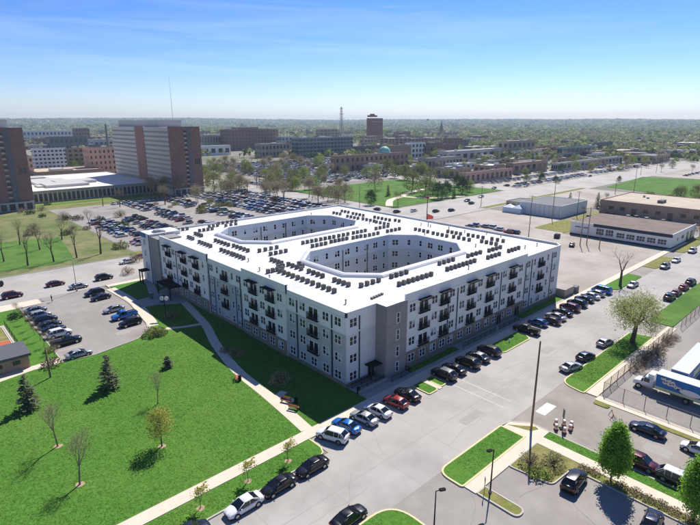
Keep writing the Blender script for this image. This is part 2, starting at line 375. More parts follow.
# big lawn
pad('lawn', [(-90, 52.55), (52.15, 52.55), (52.15, 142.8), (41.2, 142.8), (40.3, 125.4), (38.5, 111.6), (37.7, 105.5), (33.3, 102.1), (24.6, 100.1), (19, 100.9), (-90, 100.9)], M['grass'], .1, 'big green lawn beside the apartments')
ribbon('footpath', [(51.2, 124), (50.6, 117), (48.9, 107), (47.4, 99), (44.2, 88.5), (41.6, 76), (40.9, 66), (40.2, 58), (39.6, 52.5)], 1.9, .125, M['walk'], 'curving concrete footpath across the lawn')
ribbon('footpath', [(40.0, 103.6), (43.5, 101.8), (47.6, 100.6)], 1.2, .122, M['walk'])
pad('plaza', [(41.0, 120.4), (45, 119.6), (49, 117), (52.1, 117), (52.1, 131), (48.6, 129.5), (46, 126.8), (41.2, 126.6)], M['concrete'], .128, 'paved entrance court')
ribbon('footpath', [(47.6, 129), (50.0, 137), (51, 142.8)], 2.2, .124, M['concrete'])
ribbon('footpath', [(40.6, 141), (41.2, 126), (39.6, 112), (38.6, 107)], 2.4, .118, M['walk'])
ribbon('bench_pad', [(40.9, 60.2), (43.2, 61.2)], 1.6, .12, M['walk'])
ribbon('bench_pad', [(41, 62.8), (43.5, 63.8)], 1.4, .12, M['walk'])
# small car park beside the lawn
lot = [(19, 101), (24.6, 100.3), (33.3, 102.2), (37.6, 105.6), (38.4, 111.6), (40.2, 125.4), (40.0, 135), (39.5, 144.9), (24.6, 144.9), (24, 140.5), (19, 140)]
sheet('parking_lot', lot, .0, M['lotgrey'], 'small car park between lawn and street'); kerbline([(24, 145), (24, 140.6), (19, 140.1), (19, 101.1), (24.6, 100.4), (33.3, 102.3), (37.6, 105.7), (38.4, 111.7), (40.2, 125.5), (40.6, 141), (40.6, 145)], M['kerb'], .18)
for y in [103.6, 107, 113.6, 117.3, 120.8, 124.4, 127.8, 132, 136.8]: sheet('bay_line', rect(19.2, 24.2, y, y + .1), .006, M['paint'])
for y in [108.5, 113.2, 118, 120.6, 124.6, 131, 136.2]: sheet('bay_line', rect(33, 38, y, y + .1), .006, M['paint'])
pad('verge', [(-90, 101), (18.9, 101), (18.9, 140.1), (-90, 140.1)], M['grass'], .09)
pad('sidewalk', rect(-120, 24, 140.2, 144.9), M['walk'], .1); pad('sidewalk', rect(40.7, 180, 142.9, 145), M['walk'], .1)
pad('sidewalk', [(-90, 96.8), (6, 99.6), (14, 101.2), (19, 101.2), (19, 103.5), (12, 103), (-90, 101.2)], M['walk'], .12)
# street behind
sheet('street', [(-160, 145), (700, 145), (700, 178), (180, 178), (180, 173), (-160, 173)], .0, M['street'], 'avenue running behind the apartments')
for y in (158.4, 158.7): sheet('centre_line', rect(-160, 180, y, y + .12), .006, M['paint_y'])
for y in (162.8, 165.0): sheet('centre_line', rect(200, 700, y, y + .15), .006, M['paint_y'])
for i in range(30): sheet('lane_line', rect(-60 + i * 12, -57 + i * 12, 151.6, 151.75), .006, M['paint']); sheet('lane_line', rect(-60 + i * 12, -57 + i * 12, 166.0, 166.15), .006, M['paint'])
kerbline([(-160, 173.1), (60, 173.1)], M['kerb'], .3)
pad('verge', [(-160, 173.2), (60, 173.2), (60, 178), (48, 190), (46, 231), (-160, 231)], M['brown_turf'], .08)
pad('field', [(-100, 184), (14, 182), (34, 178.2), (42, 180), (44.5, 198), (47.5, 222), (28.7, 226), (-60, 228)], M['grass_far'], .12, 'bright green playing field behind bare trees')
sheet('waste_ground', rect(-200, 140, 231, 330), .0, M['brown_turf']); sheet('waste_ground', [(48, 190), (60, 178), (60, 231), (46, 231)], .01, M['brown_turf'])
pad('grass_strip', rect(58, 140, 306, 322), M['turf_dry'], .08); pad('grass_strip', rect(58, 132, 312, 320), M['grass_far'], .1)
# car parks behind
sheet('parking_lot', rect(60.5, 180, 178, 296), .02, M['lotgrey'], 'large crowded car park behind the apartments')
pad('verge', rect(60, 180, 173.2, 177.8), M['turf_dry'], .1)
sheet('street', rect(180.2, 196, 178, 620), .015, M['street']); sheet('parking_lot', rect(226, 420, 286, 500), .02, M['lotgrey'], 'second crowded car park in the distance')
pad('park_lawn', rect(198, 304, 180.5, 272), M['grass_far'], .1, 'green park with trees beside the avenue')
ribbon('park_path', [(200, 186), (216, 200), (232, 206), (252, 215), (300, 225)], 4, .12, M['walk']); ribbon('park_path', [(232, 206), (240, 190), (262, 181)], 3.5, .125, M['walk'])
sheet('street', rect(304, 320, 178, 520), .012, M['street'])
# vacant lots and far plots on the street side
sheet('vacant_lot', [(126.5, 52.6), (200.5, 52.6), (200.5, 90), (231, 102), (231, 145), (126.5, 145)], .005, M['beigelot'], 'bare beige lot beside the apartments')
pad('grass_patch', rounded(rect(203, 231, 90, 104), 2), M['turf_dry'], .08); pad('grass_patch', rounded(rect(236, 262, 92, 103), 2), M['turf_dry'], .08)
kerbline([(128, 147), (128, 144.4), (231, 144.4)], M['kerb'], .4, .2)
sheet('service_yard', rect(232, 264, 40, 91), .008, M['lotgrey']); sheet('service_yard', rect(270, 354, 103, 146), .008, M['beigelot'])
pad('playing_field', [(352, 50), (357, 88), (374, 140), (466, 147), (500, 40)], M['grass_far'], .12, 'flat bright green field beside the avenue')
sheet('parking_lot', rect(320, 700, 180, 230), .008, M['beigelot'], 'long frontage car park along the avenue'); sheet('parking_lot', rect(200, 226, 286, 330), .008, M['lotgrey'])
sheet('parking_lot', rect(480, 900, 20, 145), .004, M['beigelot'])
pad('verge', rect(232, 355, 146.5, 149.8), M['turf_dry'], .1)

# sealed cracks and patches in the paving
rc_ = random.Random(9); crackm = mat('crack_seal', c(142, 138, 132), .9); patchm = mat('asphalt_patch', c(164, 159, 152), .9, var=.1, vscale=.8)
def crack(x, y, ang, L, w=.035, z=.007):
    pts = [(x, y)]; a = ang
    for _ in range(int(L / 1.2)): a += rc_.uniform(-.45, .45); a += (ang - a) * .3; pts.append((pts[-1][0] + 1.2 * math.cos(a), pts[-1][1] + 1.2 * math.sin(a)))
    if len(pts) > 2: ribbon('crack', pts, w, z, crackm)
for x, y, a, L in [(20, 38, .1, 18), (44, 41, 1.4, 6), (52, 36, .05, 14), (70, 39, .2, 12), (76, 43, -.1, 20), (92, 37, .1, 16), (110, 41, 0, 22), (33, 36, .9, 8), (70, 20, 1.5, 9), (74, 8, 1.6, 14), (78, 26, 2.4, 7), (40, 25, .5, 9), (50, 24, .2, 5), (52, 12, 1.3, 9), (44, 16, .2, 10), (28, 112, 1.3, 12), (30, 128, .4, 7), (92, 20, .6, 10), (100, 12, .2, 12), (86, 4, 1.4, 10), (140, 70, .6, 26), (150, 95, 1.2, 20), (170, 75, .2, 24)]: crack(x, y, a, L)
for x, y, w, h in [(71.5, 14, 2.2, 3.4), (58, 37.2, 5, 1.6), (90, 40.6, 4, 2), (112, 36, 6, 1.5), (31, 107, 3, 2), (95, 8, 5, 4)]: sheet('asphalt_patch', rounded(rect(x, x + w, y, y + h), .3, 3), .0065, patchm)
# ------------------------------------------------------------------ apartment building
ZR, ZL, ZT = 13.2, 13.8, 14.7            # roof, low parapet, tall parapet
FLOOR = [.25, 3.55, 6.8, 10.05]
apt = thing('apartment_building', 'long white and grey four-storey apartment block with white roof and two courtyards', 'building', (52, 57.5, 0))
AO = Vector((52, 57.5, 0))
def part(mb, name, m, parent=apt, off=AO, smooth=False):
    o = mb.build(name, m, parent, smooth)
    o.location = (-off.x, -off.y, -off.z); return o

class Face:
    """a plane of wall: u runs along d from p0, n points outward"""
    def __init__(s, p0, d, n): s.p, s.d, s.n = Vector((*p0, 0)), Vector((*d, 0)), Vector((*n, 0)); s.rz = math.atan2(s.n.y, s.n.x) + math.pi / 2
    def at(s, u, z, out=0.0): q = s.p + s.d * u + s.n * out; return Vector((q.x, q.y, z))
def wallgrid(mb, F, u0, u1, z0, z1, ops, dep=.14, m=0):
    ops = [(max(a, u0), min(b, u1), max(e, z0), min(f, z1)) for a, b, e, f in ops if a < u1 and b > u0 and e < z1 and f > z0]
    us = sorted({u0, u1, *[o[0] for o in ops], *[o[1] for o in ops]}); zs = sorted({z0, z1, *[o[2] for o in ops], *[o[3] for o in ops]})
    flip = F.d.cross(Vector((0, 0, 1))).dot(F.n) < 0
    def q(*p):
        mb.quad(*(p[::-1] if flip else p), m=m)
    for i in range(len(us) - 1):
        for j in range(len(zs) - 1):
            uc, zc = (us[i] + us[i + 1]) / 2, (zs[j] + zs[j + 1]) / 2
            if any(a < uc < b and e < zc < f for a, b, e, f in ops): continue
            q(F.at(us[i], zs[j]), F.at(us[i + 1], zs[j]), F.at(us[i + 1], zs[j + 1]), F.at(us[i], zs[j + 1]))
    for a, b, e, f in ops:
        q(F.at(a, e), F.at(b, e), F.at(b, e, -dep), F.at(a, e, -dep)); q(F.at(a, f, -dep), F.at(b, f, -dep), F.at(b, f), F.at(a, f))
        q(F.at(a, e, -dep), F.at(a, f, -dep), F.at(a, f), F.at(a, e)); q(F.at(b, e), F.at(b, f), F.at(b, f, -dep), F.at(b, e, -dep))

# window meshes: local u = X, outward = -Y, origin bottom centre
def win_mesh(w, h, cols, rows=(.5,), t=.09, dep=.14, name='window', fm='trim'):
    mb = MB(); y0, y1 = -.05, dep
    mb.box(-w / 2, w / 2, y0, y1, 0, t); mb.box(-w / 2, w / 2, y0, y1, h - t, h)
    for s in (-1, 1): mb.box(s * w / 2 - (t if s > 0 else 0), s * w / 2 + (t if s < 0 else 0), y0, y1, t, h - t)
    for k in range(1, cols): mb.box(-w / 2 + w * k / cols - t * .8, -w / 2 + w * k / cols + t * .8, y0 + .01, y1, t, h - t)
    for r in rows: mb.box(-w / 2 + t, w / 2 - t, y0 + .04, y1, h * r - .035, h * r + .035)
    fr = mb.mesh(name, M[fm]); pw = (w / cols) - t
    p = MB(); p.box(-pw / 2, pw / 2, .05, .09, 0, h - 2 * t); pane = p.mesh('pane', M['glass'])
    return dict(frame=fr, pane=pane, w=w, h=h, cols=cols, t=t, name=name)
W2 = win_mesh(1.75, 1.65, 2); W1 = win_mesh(.95, 1.65, 1); WD = win_mesh(2.7, 2.25, 2, rows=(), t=.11, name='balcony_door'); WN = win_mesh(.85, 2.0, 1, rows=(.5,), name='stair_window'); WT = win_mesh(.75, 1.5, 1, name='window')
blind = mat('blind', c(176, 180, 184), .8)
bl = MB(); bl.box(-.5, .5, 0, .02, 0, 1); BLIND = bl.mesh('blind', blind)
def rail_mesh(w, h=1.05, d=.32):
    mb = MB(); 
    for z in (0, h - .05): mb.box(-w / 2, w / 2, -d, -d + .05, z, z + .05); [mb.box(s * w / 2 - .025, s * w / 2 + .025, -d, 0, z, z + .05) for s in (-1, 1)]
    mb.box(-w / 2, w / 2, -d, 0, -.1, -.02)
    n = int(w / .105)
    for i in range(n + 1): x = -w / 2 + .02 + (w - .04) * i / n; mb.box(x - .02, x + .02, -d + .008, -d + .036, .05, h - .05)
    return mb.mesh('balcony_railing', M['black'])
RAIL = rail_mesh(3.05, 1.1, .45)
cm = MB(); cm.box(-1.75, 1.75, -1.15, 0, 0, .16)
CANOPY = cm.mesh('canopy', M['black'])
rng = random.Random(3)
def window(F, u, z, W, inset=0.0, parent=apt, off=AO, blinds=.16):
    o = put(W['name'], W['frame'], parent, F.at(u, z, -inset) - off, F.rz)
    pw = W['w'] / W['cols']
    for k in range(W['cols']):
        x = -W['w'] / 2 + pw * (k + .5); put('pane', W['pane'], o, (x, 0, W['t']))
        if rng.random() < blinds and W['name'] == 'window':
            hh = rng.choice((.4, .55, .8)) * (W['h'] - .2); put('blind', BLIND, o, (x, .012, W['h'] - .1 - hh), 0, (pw - .16, 1, hh))
    return (u - W['w'] / 2, u + W['w'] / 2, z, z + W['h'])
def bays(F, items, floors=(0, 1, 2, 3), top_canopy=True, ground_doors=False):
    """items: (u, kind) kind w/n/b/t ; returns openings"""
    ops = []
    for u, k in items:
        for fl in floors:
            z = FLOOR[fl]
            if k == 'b' and fl > 0:
                ops.append(window(F, u, z + .12, WD)); put('balcony_railing', RAIL, apt, F.at(u, z + .14) - AO, F.rz)
                if fl == 3 and top_canopy: put('canopy', CANOPY, apt, F.at(u, z + 2.75) - AO, F.rz)
            elif k == 'b': ops.append(window(F, u, z + .85, W2))
            elif k == 'w': ops.append(window(F, u, z + .85, W2))
            elif k == 'n': ops.append(window(F, u, z + .85, W1))
    return ops
def pipe(F, u, z0, z1, m='navy', w=.28):
    mb = MB(); a = F.at(u, z0); mb.box(-w / 2, w / 2, -.12, -.004, 0, z1 - z0); o = mb.build('accent_strip', M[m], apt, loc=a - AO, rz=F.rz)
def belt(F, u0, u1, z, h=.16, out=.07, m='trim', name='band'):
    mb = MB(); mb.box(0, abs(u1 - u0), -out, -.004, 0, h)
    rz = F.rz; s = F.at(u0, z) if (Matrix.Rotation(rz, 3, 'Z') @ Vector((1, 0, 0))).dot(F.d) > 0 else F.at(u1, z)
    mb.build(name, M[m], apt, loc=s - AO, rz=rz)
def cap(pts, z, t=.42, h=.1, m='trim', closed=False):
    mb = MB(); n = len(pts)
    for i in range(n if closed else n - 1):
        a, b = Vector(pts[i]), Vector(pts[(i + 1) % n]); d = (b - a).normalized() * t / 2 * .98; mb.bar(a - d * 0, b + d * 0, t, z + i * .003, z + h + i * .003)
    part(mb, 'parapet_cap', M[m])

# --- right-hand street wing, wall faces -Y
FR = Face((0, 55.4), (1, 0), (0, -1))
r1 = [(66.3, 'w'), (69.5, 'b'), (72.7, 'w'), (75.6, 'b'), (78.2, 'w'), (81.6, 'w'), (84.6, 'b'), (87.9, 'w'), (91.4, 'b'), (94.4, 'w'), (97.4, 'w'), (100.6, 'b'), (104.3, 'w')]
ops = bays(FR, r1)
door_u = [94.6, 102.4]
m1 = MB(); wallgrid(m1, FR, 64.4, 107, .0, 3.5, ops); part(m1, 'brick_wall', M['brickbase'])
m1 = MB(); wallgrid(m1, FR, 64.4, 107, 3.5, ZT, ops); part(m1, 'wall', M['white_wall'])
belt(FR, 64.4, 107, 3.42); belt(FR, 64.4, 107, 12.9, .1, .05, 'pale_wall')
for u in (77.0, 80.0, 96.0, 106.6): pipe(FR, u, 3.6, 12.4 if u != 77.0 else 11.2, 'navy', .22)
FR2 = Face((0, 55.75), (1, 0), (0, -1))
r2 = [(108.4, 'w'), (111.4, 'n'), (114.4, 'b'), (118.0, 'n'), (121.6, 'w')]
ops = bays(FR2, r2, top_canopy=False)
m1 = MB(); wallgrid(m1, FR2, 107, 124.4, 0, .9, ops); part(m1, 'brick_wall', M['brickbase'])
m1 = MB(); wallgrid(m1, FR2, 107, 124.4, .9, 9.9, ops); part(m1, 'wall', M['pale_wall'])
m1 = MB(); wallgrid(m1, FR2, 107, 124.4, 9.9, ZL, ops); part(m1, 'wall', M['white_wall'])
belt(FR2, 107, 124.4, 9.85); pipe(FR2, 110.0, 1, 12.6, 'navy', .22); pipe(FR2, 120.2, 1, 12.6, 'navy', .22)
m1 = MB(); m1.quad((107, 55.4, 0), (107, 55.75, 0), (107, 55.75, ZT), (107, 55.4, ZT)); part(m1, 'wall', M['white_wall'])
# street doors of the wing
dm = MB(); dm.box(-1.0, 1.0, -.06, .1, 0, 2.5); dm.box(-1.3, 1.3, -.12, -.06, 2.5, 2.75)
DOORM = dm.mesh('entrance_door', M['darkwall']); dg = MB(); [dg.box(s * .5 - .38, s * .5 + .38, -.075, -.062, .2, 2.2) for s in (-1, 1)]; DGM = dg.mesh('door_glass', M['glass'])
for u in door_u: o = put('entrance_door', DOORM, apt, FR.at(u + 1.6, .12, .002) - AO, FR.rz); put('door_glass', DGM, o)
# --- stair tower of dark panels
FT, FTL = Face((0, 55.0), (1, 0), (0, -1)), Face((59.0, 0), (0, 1), (-1, 0))
t1 = MB(); t1.prism(rect(59.0, 64.4, 55.0, 57.6), .0, ZR - .02); part(t1, 'tower_core', M['dark_panel'])
def panels(F, u0, u1, zs, n, m, out=.05, gap=.05, name='panel', skip=()):
    w = (u1 - u0) / n
    for i in range(n):
        for j in range(len(zs) - 1):
            mb = MB(); mb.box(gap / 2, w - gap / 2, -out, -.003, gap / 2, zs[j + 1] - zs[j] - gap / 2)
            ua = u0 + i * w; s = F.at(ua, zs[j]) if (Matrix.Rotation(F.rz, 3, 'Z') @ Vector((1, 0, 0))).dot(F.d) > 0 else F.at(ua + w, zs[j])
            mb.build(name, M[m], apt, loc=s - AO, rz=F.rz)
panels(FT, 59.0, 61.5, [.1, 3.4, 6.7, 10, ZL + .05], 1, 'dark_panel'); panels(FT, 62.45, 64.4, [.1, 3.4, 6.7, 10, ZL + .05], 1, 'dark_panel')
panels(FTL, 55.02, 57.5, [.1, 3.4, 6.7, 10, ZL + .05], 1, 'dark_panel')
panels(FT, 61.5, 62.45, [12.4, ZL + .05], 1, 'dark_panel')
for z in (.6, 3.6, 6.8, 10.0): window(FT, 61.98, z + .1, WN, -.06, blinds=0)
# --- corner block
FC = Face((0, 57.5), (1, 0), (0, -1)); ops = []
for fl in range(4): ops.append(window(FC, 53.6, FLOOR[fl] + .85, W2))
m1 = MB(); wallgrid(m1, FC, 52, 59.0, 0, .9, ops); part(m1, 'brick_wall', M['brickbase'])
m1 = MB(); wallgrid(m1, FC, 52, 59.0, .9, 9.9, ops); part(m1, 'wall', M['pale_wall'])
m1 = MB(); wallgrid(m1, FC, 52, 59.0, 9.9, ZL, ops); part(m1, 'wall', M['white_wall'])
belt(FC, 52, 59.0, 9.85); pipe(FC, 55.0, 1, 9.8, 'navy', .22); pipe(FC, 55.0, 10.1, 12.6, 'navy', .22)
panels(FC, 55.4, 59.0, [.95, 3.4, 6.6, 9.8], 2, 'pale_wall', .03); panels(FC, 55.4, 59.0, [10.05, 12.0, ZL - .02], 2, 'white_wall', .03)
o = put('entrance_door', DOORM, apt, FC.at(57.9, .12, .05) - AO, FC.rz, (.8, 1, 1)); put('door_glass', DGM, o)
cn = MB(); cn.box(-1.3, 1.3, -1.8, 0, 3.0, 3.18); [cn.tube((s * 1.1, -1.6, .1), (s * 1.1, -1.6, 3.0), .05) for s in (-1,)]
cn.build('canopy', M['black'], apt, loc=FC.at(57.6, 0, .05) - AO)
# --- lawn facade, wall faces -X ; u = world y
FL = Face((52, 0), (0, 1), (-1, 0)); FLo = Face((51.75, 0), (0, 1), (-1, 0))
s1 = [(59.6, 'w'), (62.8, 'w'), (66.2, 'b'), (69.4, 'w'), (72.6, 'w')]; s2 = [(76.2, 'w'), (79.2, 'b'), (82.3, 'w'), (85.4, 'b'), (88.4, 'w')]
s3 = [(91.8, 'w'), (94.4, 'n'), (97.6, 'b'), (101.0, 'n'), (103.8, 'w')]; s4 = [(107.4, 'n'), (110.8, 'b'), (114.2, 'w'), (117.4, 'b'), (120.4, 'w'), (123.6, 'w'), (126.4, 'b'), (129.6, 'w')]
for F, it, a, b, tall in ((FL, s1, 57.5, 74.2, 0), (FLo, s2, 74.2, 90, 1), (FL, s3, 90, 105.4, 0), (FLo, s4, 105.4, 132, 1)):
    ops = bays(F, it, top_canopy=bool(tall)); zt = ZT if tall else ZL
    m1 = MB(); wallgrid(m1, F, a, b, 0, 3.5 if tall else .9, ops); part(m1, 'brick_wall', M['brickbase'])
    if tall:
        m1 = MB(); wallgrid(m1, F, a, b, 3.5, zt, ops); part(m1, 'wall', M['white_wall']); belt(F, a, b, 3.42); belt(F, a, b, 12.95, .1, .05, 'pale_wall')
        for y in (a, b): m1 = MB(); m1.quad((52.3, y, 0), (51.75, y, 0), (51.75, y, zt), (52.3, y, zt)); part(m1, 'wall', M['white_wall'])
    else:
        m1 = MB(); wallgrid(m1, F, a, b, .9, 9.9, ops); part(m1, 'wall', M['grey_wall'])
        m1 = MB(); wallgrid(m1, F, a, b, 9.9, zt, ops); part(m1, 'wall', M['white_wall']); belt(F, a, b, 9.85); belt(F, a, b, 12.8, .08, .05, 'pale_wall')
for u in (61.1, 71.0): pipe(FL, u, 1, 9.8, 'navy', .3); pipe(FL, u, 10.1, 12.5, 'navy', .3)
for u in (93.0, 102.5): pipe(FL, u, 1, 9.8, 'blue', .26)
for u in (91.0, 105.0): pipe(FL, u, 1, 12.5, 'navy', .26)
pipe(FLo, 122.0, 3.6, 12.4, 'navy', .22)
# --- far end: dark stair block and blue-topped end
e1 = MB(); e1.prism(rect(51.4, 58, 132, 137), 0, ZL - .2); part(e1, 'stair_block', M['dark_panel'])
panels(Face((51.4, 0), (0, 1), (-1, 0)), 132.05, 136.0, [.1, 3.4, 6.7, 10, ZL - .3], 2, 'dark_panel')
e2 = MB(); e2.prism(rect(51.0, 60, 137, 143.4), 0, ZL + .4); part(e2, 'end_block', M['pale_wall'])
e3 = MB(); e3.box(50.86, 50.99, 139.5, 143.5, ZL - .9, ZL + .42); part(e3, 'blue_cornice', M['blue'])
pipe(Face((51.0, 0), (0, 1), (-1, 0)), 137.2, .2, ZL + .3, 'navy', .3)
FE = Face((51.0, 0), (0, 1), (-1, 0))
for fl in range(4): window(FE, 140.5, FLOOR[fl] + .7, W1, -.13)
# entrance canopies
for (x0, x1, y0, y1, z) in ((48.4, 51.6, 120.2, 128.2, 3.2), (48.6, 50.9, 138.8, 141.2, 3.6)):
    mb = MB(); mb.box(x0, x1, y0, y1, z, z + .35)
    for x in (x0 + .2, ): 
        for y in (y0 + .2, y1 - .2): mb.box(x - .12, x + .12, y - .12, y + .12, .1, z)
    part(mb, 'entrance_canopy', M['black'])
# --- rear walls
m1 = MB()
for a, b in (((124.4, 55.75), (126.2, 57.6)), ((126.2, 57.6), (126.2, 143.4)), ((126.2, 143.4), (60, 143.4))): m1.quad((*a, 0), (*b, 0), (*b, ZL), (*a, ZL))
part(m1, 'rear_wall', M['pale_wall'])
# --- roof with two courtyards
C1 = [(72.5, 69.6), (100.6, 69.6), (106.2, 74.8), (106.2, 88.4), (100.8, 93.8), (73.2, 93.8), (67.4, 88.4), (67.4, 74.8)]
C2 = [(72.5, 109.8), (102.6, 109.8), (108.2, 115), (108.2, 127.6), (102.6, 133.0), (73.2, 133.0), (67.4, 127.6), (67.4, 115)]
outer = [(52, 57.5), (59.0, 57.5), (59.0, 55.1), (64.4, 55.1), (64.4, 55.45), (107, 55.45), (107, 55.8), (124.4, 55.8), (126.2, 57.6), (126.2, 143.4), (52, 143.4)]
bm = bmesh.new(); es = []
for loop in (outer, C1, C2):
    vs_ = [bm.verts.new((x, y, ZR)) for x, y in loop]
    for i in range(len(vs_)): es.append(bm.edges.new((vs_[i], vs_[(i + 1) % len(vs_)])))
bmesh.ops.triangle_fill(bm, use_beauty=True, use_dissolve=False, edges=es)
for f in bm.faces:
    f.normal_update()
    if f.normal.z < 0: f.normal_flip()
me = bpy.data.meshes.new('roof'); bm.to_mesh(me); bm.free(); me.materials.append(M['roofwhite']); o = put('roof', me, apt); o.location = -AO
# parapets: inner faces and caps
def parapet(pts, zt, t=.3, inward=1, m='roofwhite', closed=False, cm='trim'):
    mb = MB(); n = len(pts)
    for i in range(n if closed else n - 1):
        a, b = Vector(pts[i]), Vector(pts[(i + 1) % n]); d = (b - a).normalized(); nn = Vector((-d.y, d.x)) * (t / 2 + .012) * inward
        mb.bar(a + nn, b + nn, t, ZR - .3, zt - .002 + .0015 * i, 0, 1)
    part(mb, 'parapet', [M[m], M[cm]])
parapet([(64.4, 55.4), (107, 55.4)], ZT); parapet([(107, 55.75), (124.4, 55.75), (126.2, 57.6), (126.2, 143.4), (60, 143.4)], ZL)
parapet([(52, 74.2), (52, 57.5), (59.0, 57.5)], ZL); parapet([(51.75, 90), (51.75, 74.2)], ZT); parapet([(52, 105.4), (52, 90)], ZL); parapet([(51.75, 132), (51.75, 105.4)], ZT)
parapet([(59.0, 57.4), (59.0, 55.0), (64.4, 55.0)], ZL + .04, .22, 1, 'dark_panel', cm='trim')
# courtyard walls, fat rolled kerb and windows
roll = mat('roof_roll', c(206, 208, 212), .55, var=.04, vscale=.5)
def court(C, wins):
    k = len(C); low, up = MB(), MB(); fl_ = MB(); fl_.quad(*[(x, y, .05) for x, y in C]); part(fl_, 'courtyard_floor', M['concrete'])
    for i in range(k):
        a, b = Vector(C[i]), Vector(C[(i + 1) % k]); L = (b - a).length; d = (b - a) / L; n = Vector((-d.y, d.x))
        F = Face(a, d, n); ops = []
        if i in wins and L > 4:
            cnt = max(1, int(L / 3.3))
            for j in range(cnt):
                u = L * (j + .5) / cnt
                for f2 in (1, 2, 3): ops.append(window(F, u, FLOOR[f2] + .8, W2 if j % 3 else W1, blinds=.25))
            if L > 20:
                for u in (L * .3, L * .62): pipe(F, u, .2, 12.3, 'darkwall', .3)
        wallgrid(low, F, 0, L, 0, 9.9, ops); wallgrid(up, F, 0, L, 9.9, ZR + .6, ops)
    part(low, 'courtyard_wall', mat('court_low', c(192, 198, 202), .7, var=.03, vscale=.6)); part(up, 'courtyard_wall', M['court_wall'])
    # rolled kerb
    mb = MB(); prof = [(0.02, .6), (.25, .72), (.7, .7), (1.15, .5), (1.45, .22), (1.6, -.02)]
    cx, cyy = sum(p[0] for p in C) / k, sum(p[1] for p in C) / k; rings = []
    for o_, z in prof:
        ring = []
        for i in range(k):
            p, a, b = Vector(C[i]), Vector(C[i - 1]), Vector(C[(i + 1) % k]); e1_, e2_ = (p - a).normalized(), (b - p).normalized()
            n1, n2 = Vector((e1_.y, -e1_.x)), Vector((e2_.y, -e2_.x)); bis = (n1 + n2).normalized(); ring.append(p + bis * o_ / bis.dot(n1))
        rings.append([(q.x, q.y, ZR + z) for q in ring])
    for r_ in range(len(rings) - 1):
        for i in range(k): j = (i + 1) % k; mb.quad(rings[r_][i], rings[r_][j], rings[r_ + 1][j], rings[r_ + 1][i])
    part(mb, 'courtyard_kerb', roll)
court(C1, (1, 2, 3, 4, 5)); court(C2, (2, 3, 4, 5))
# roof seams
for y in range(60, 143, 6):
    for a, b in ((52.5, 65.6), (110.2, 125.8)): mb = MB(); mb.box(a, b, y, y + .09, ZR + .002, ZR + .012); part(mb, 'roof_seam', mat('seam', c(222, 222, 220), .6))
# basketwork of railings in front of the corner entrance
def railing(pts, label, h=1.1, m='black', post=2.0, group='steel railings round the apartments', z=.12, rails=(.15, 1.0)):
    P = [Vector(p) for p in pts]; t = thing('railing', label, 'railing', (P[0].x, P[0].y, z), group=group); off = P[0]
    for i in range(len(P) - 1):
        a, b = P[i] - off, P[i + 1] - off; L = (b - a).length; d = (b - a) / L
        n = max(1, round(L / post))
        for j in range(n + (1 if i == len(P) - 2 else 0)):
            p = a + d * L * j / n; mb = MB(); mb.box(-.035, .035, -.035, .035, 0, h); mb.build('post', M[m], t, loc=(p.x, p.y, 0))
        mb = MB(); 
        for zz in rails: mb.bar(a, b, .05, zz, zz + .05)
        k = int(L / .16)
        for j in range(1, k): p = a + d * L * j / k; mb.box(p.x - .012, p.x + .012, p.y - .012, p.y + .012, rails[0], rails[-1])
        mb.build('rail_panel', M[m], t)
    return t
railing([(52.4, 54.9), (58.6, 54.9)], 'black steel railing on the corner of the entrance ramp, outer run')
railing([(52.4, 56.6), (57.0, 56.6)], 'black steel railing close under the corner wall, inner run')
railing([(59.2, 53.6), (64.2, 53.6), (64.2, 54.8)], 'black steel railing in front of the dark stair tower')
railing([(80, 53.4), (92, 53.4)], 'black steel fence of the patios under the balconies'); railing([(93.4, 53.4), (102, 53.4)], 'black steel fence of the patios next to the far street doors')
rw = MB(); rw.box(0, 6.8, 0, .3, 0, .75); w = rw.build('retaining_wall', M['stone'], loc=(52.1, 54.3, .1)); tag(w, 'low pale retaining wall beside the corner entrance ramp', 'wall')
rw = MB(); rw.box(0, 5.2, 0, 4.2, 0, 1.9); rw.box(-.05, 5.25, -.05, 4.25, 1.9, 2.05); w = rw.build('enclosure_wall', M['stone'], loc=(124.8, 51.9 + 1.6, .1)); tag(w, 'pale walled bin enclosure at the end of the street wing', 'enclosure')
rw = MB(); 
for i in range(9): rw.box(i * .62, i * .62 + .56, 0, .12, 0, 3.4)
w = rw.build('timber_screen', M['rust'], loc=(127.2, 57.8, .05), rz=R(60)); tag(w, 'brown timber screen standing behind the end of the apartments', 'screen')
rw = MB(); rw.box(0, 1.9, 0, 1.5, 0, 1.5); rw.box(-.06, 1.96, -.06, 1.56, 1.5, 1.62); w = rw.build('utility_cabinet', M['darkwall'], loc=(130.6, 53.2, .05)); tag(w, 'dark green utility cabinet beside the bin enclosure', 'cabinet')

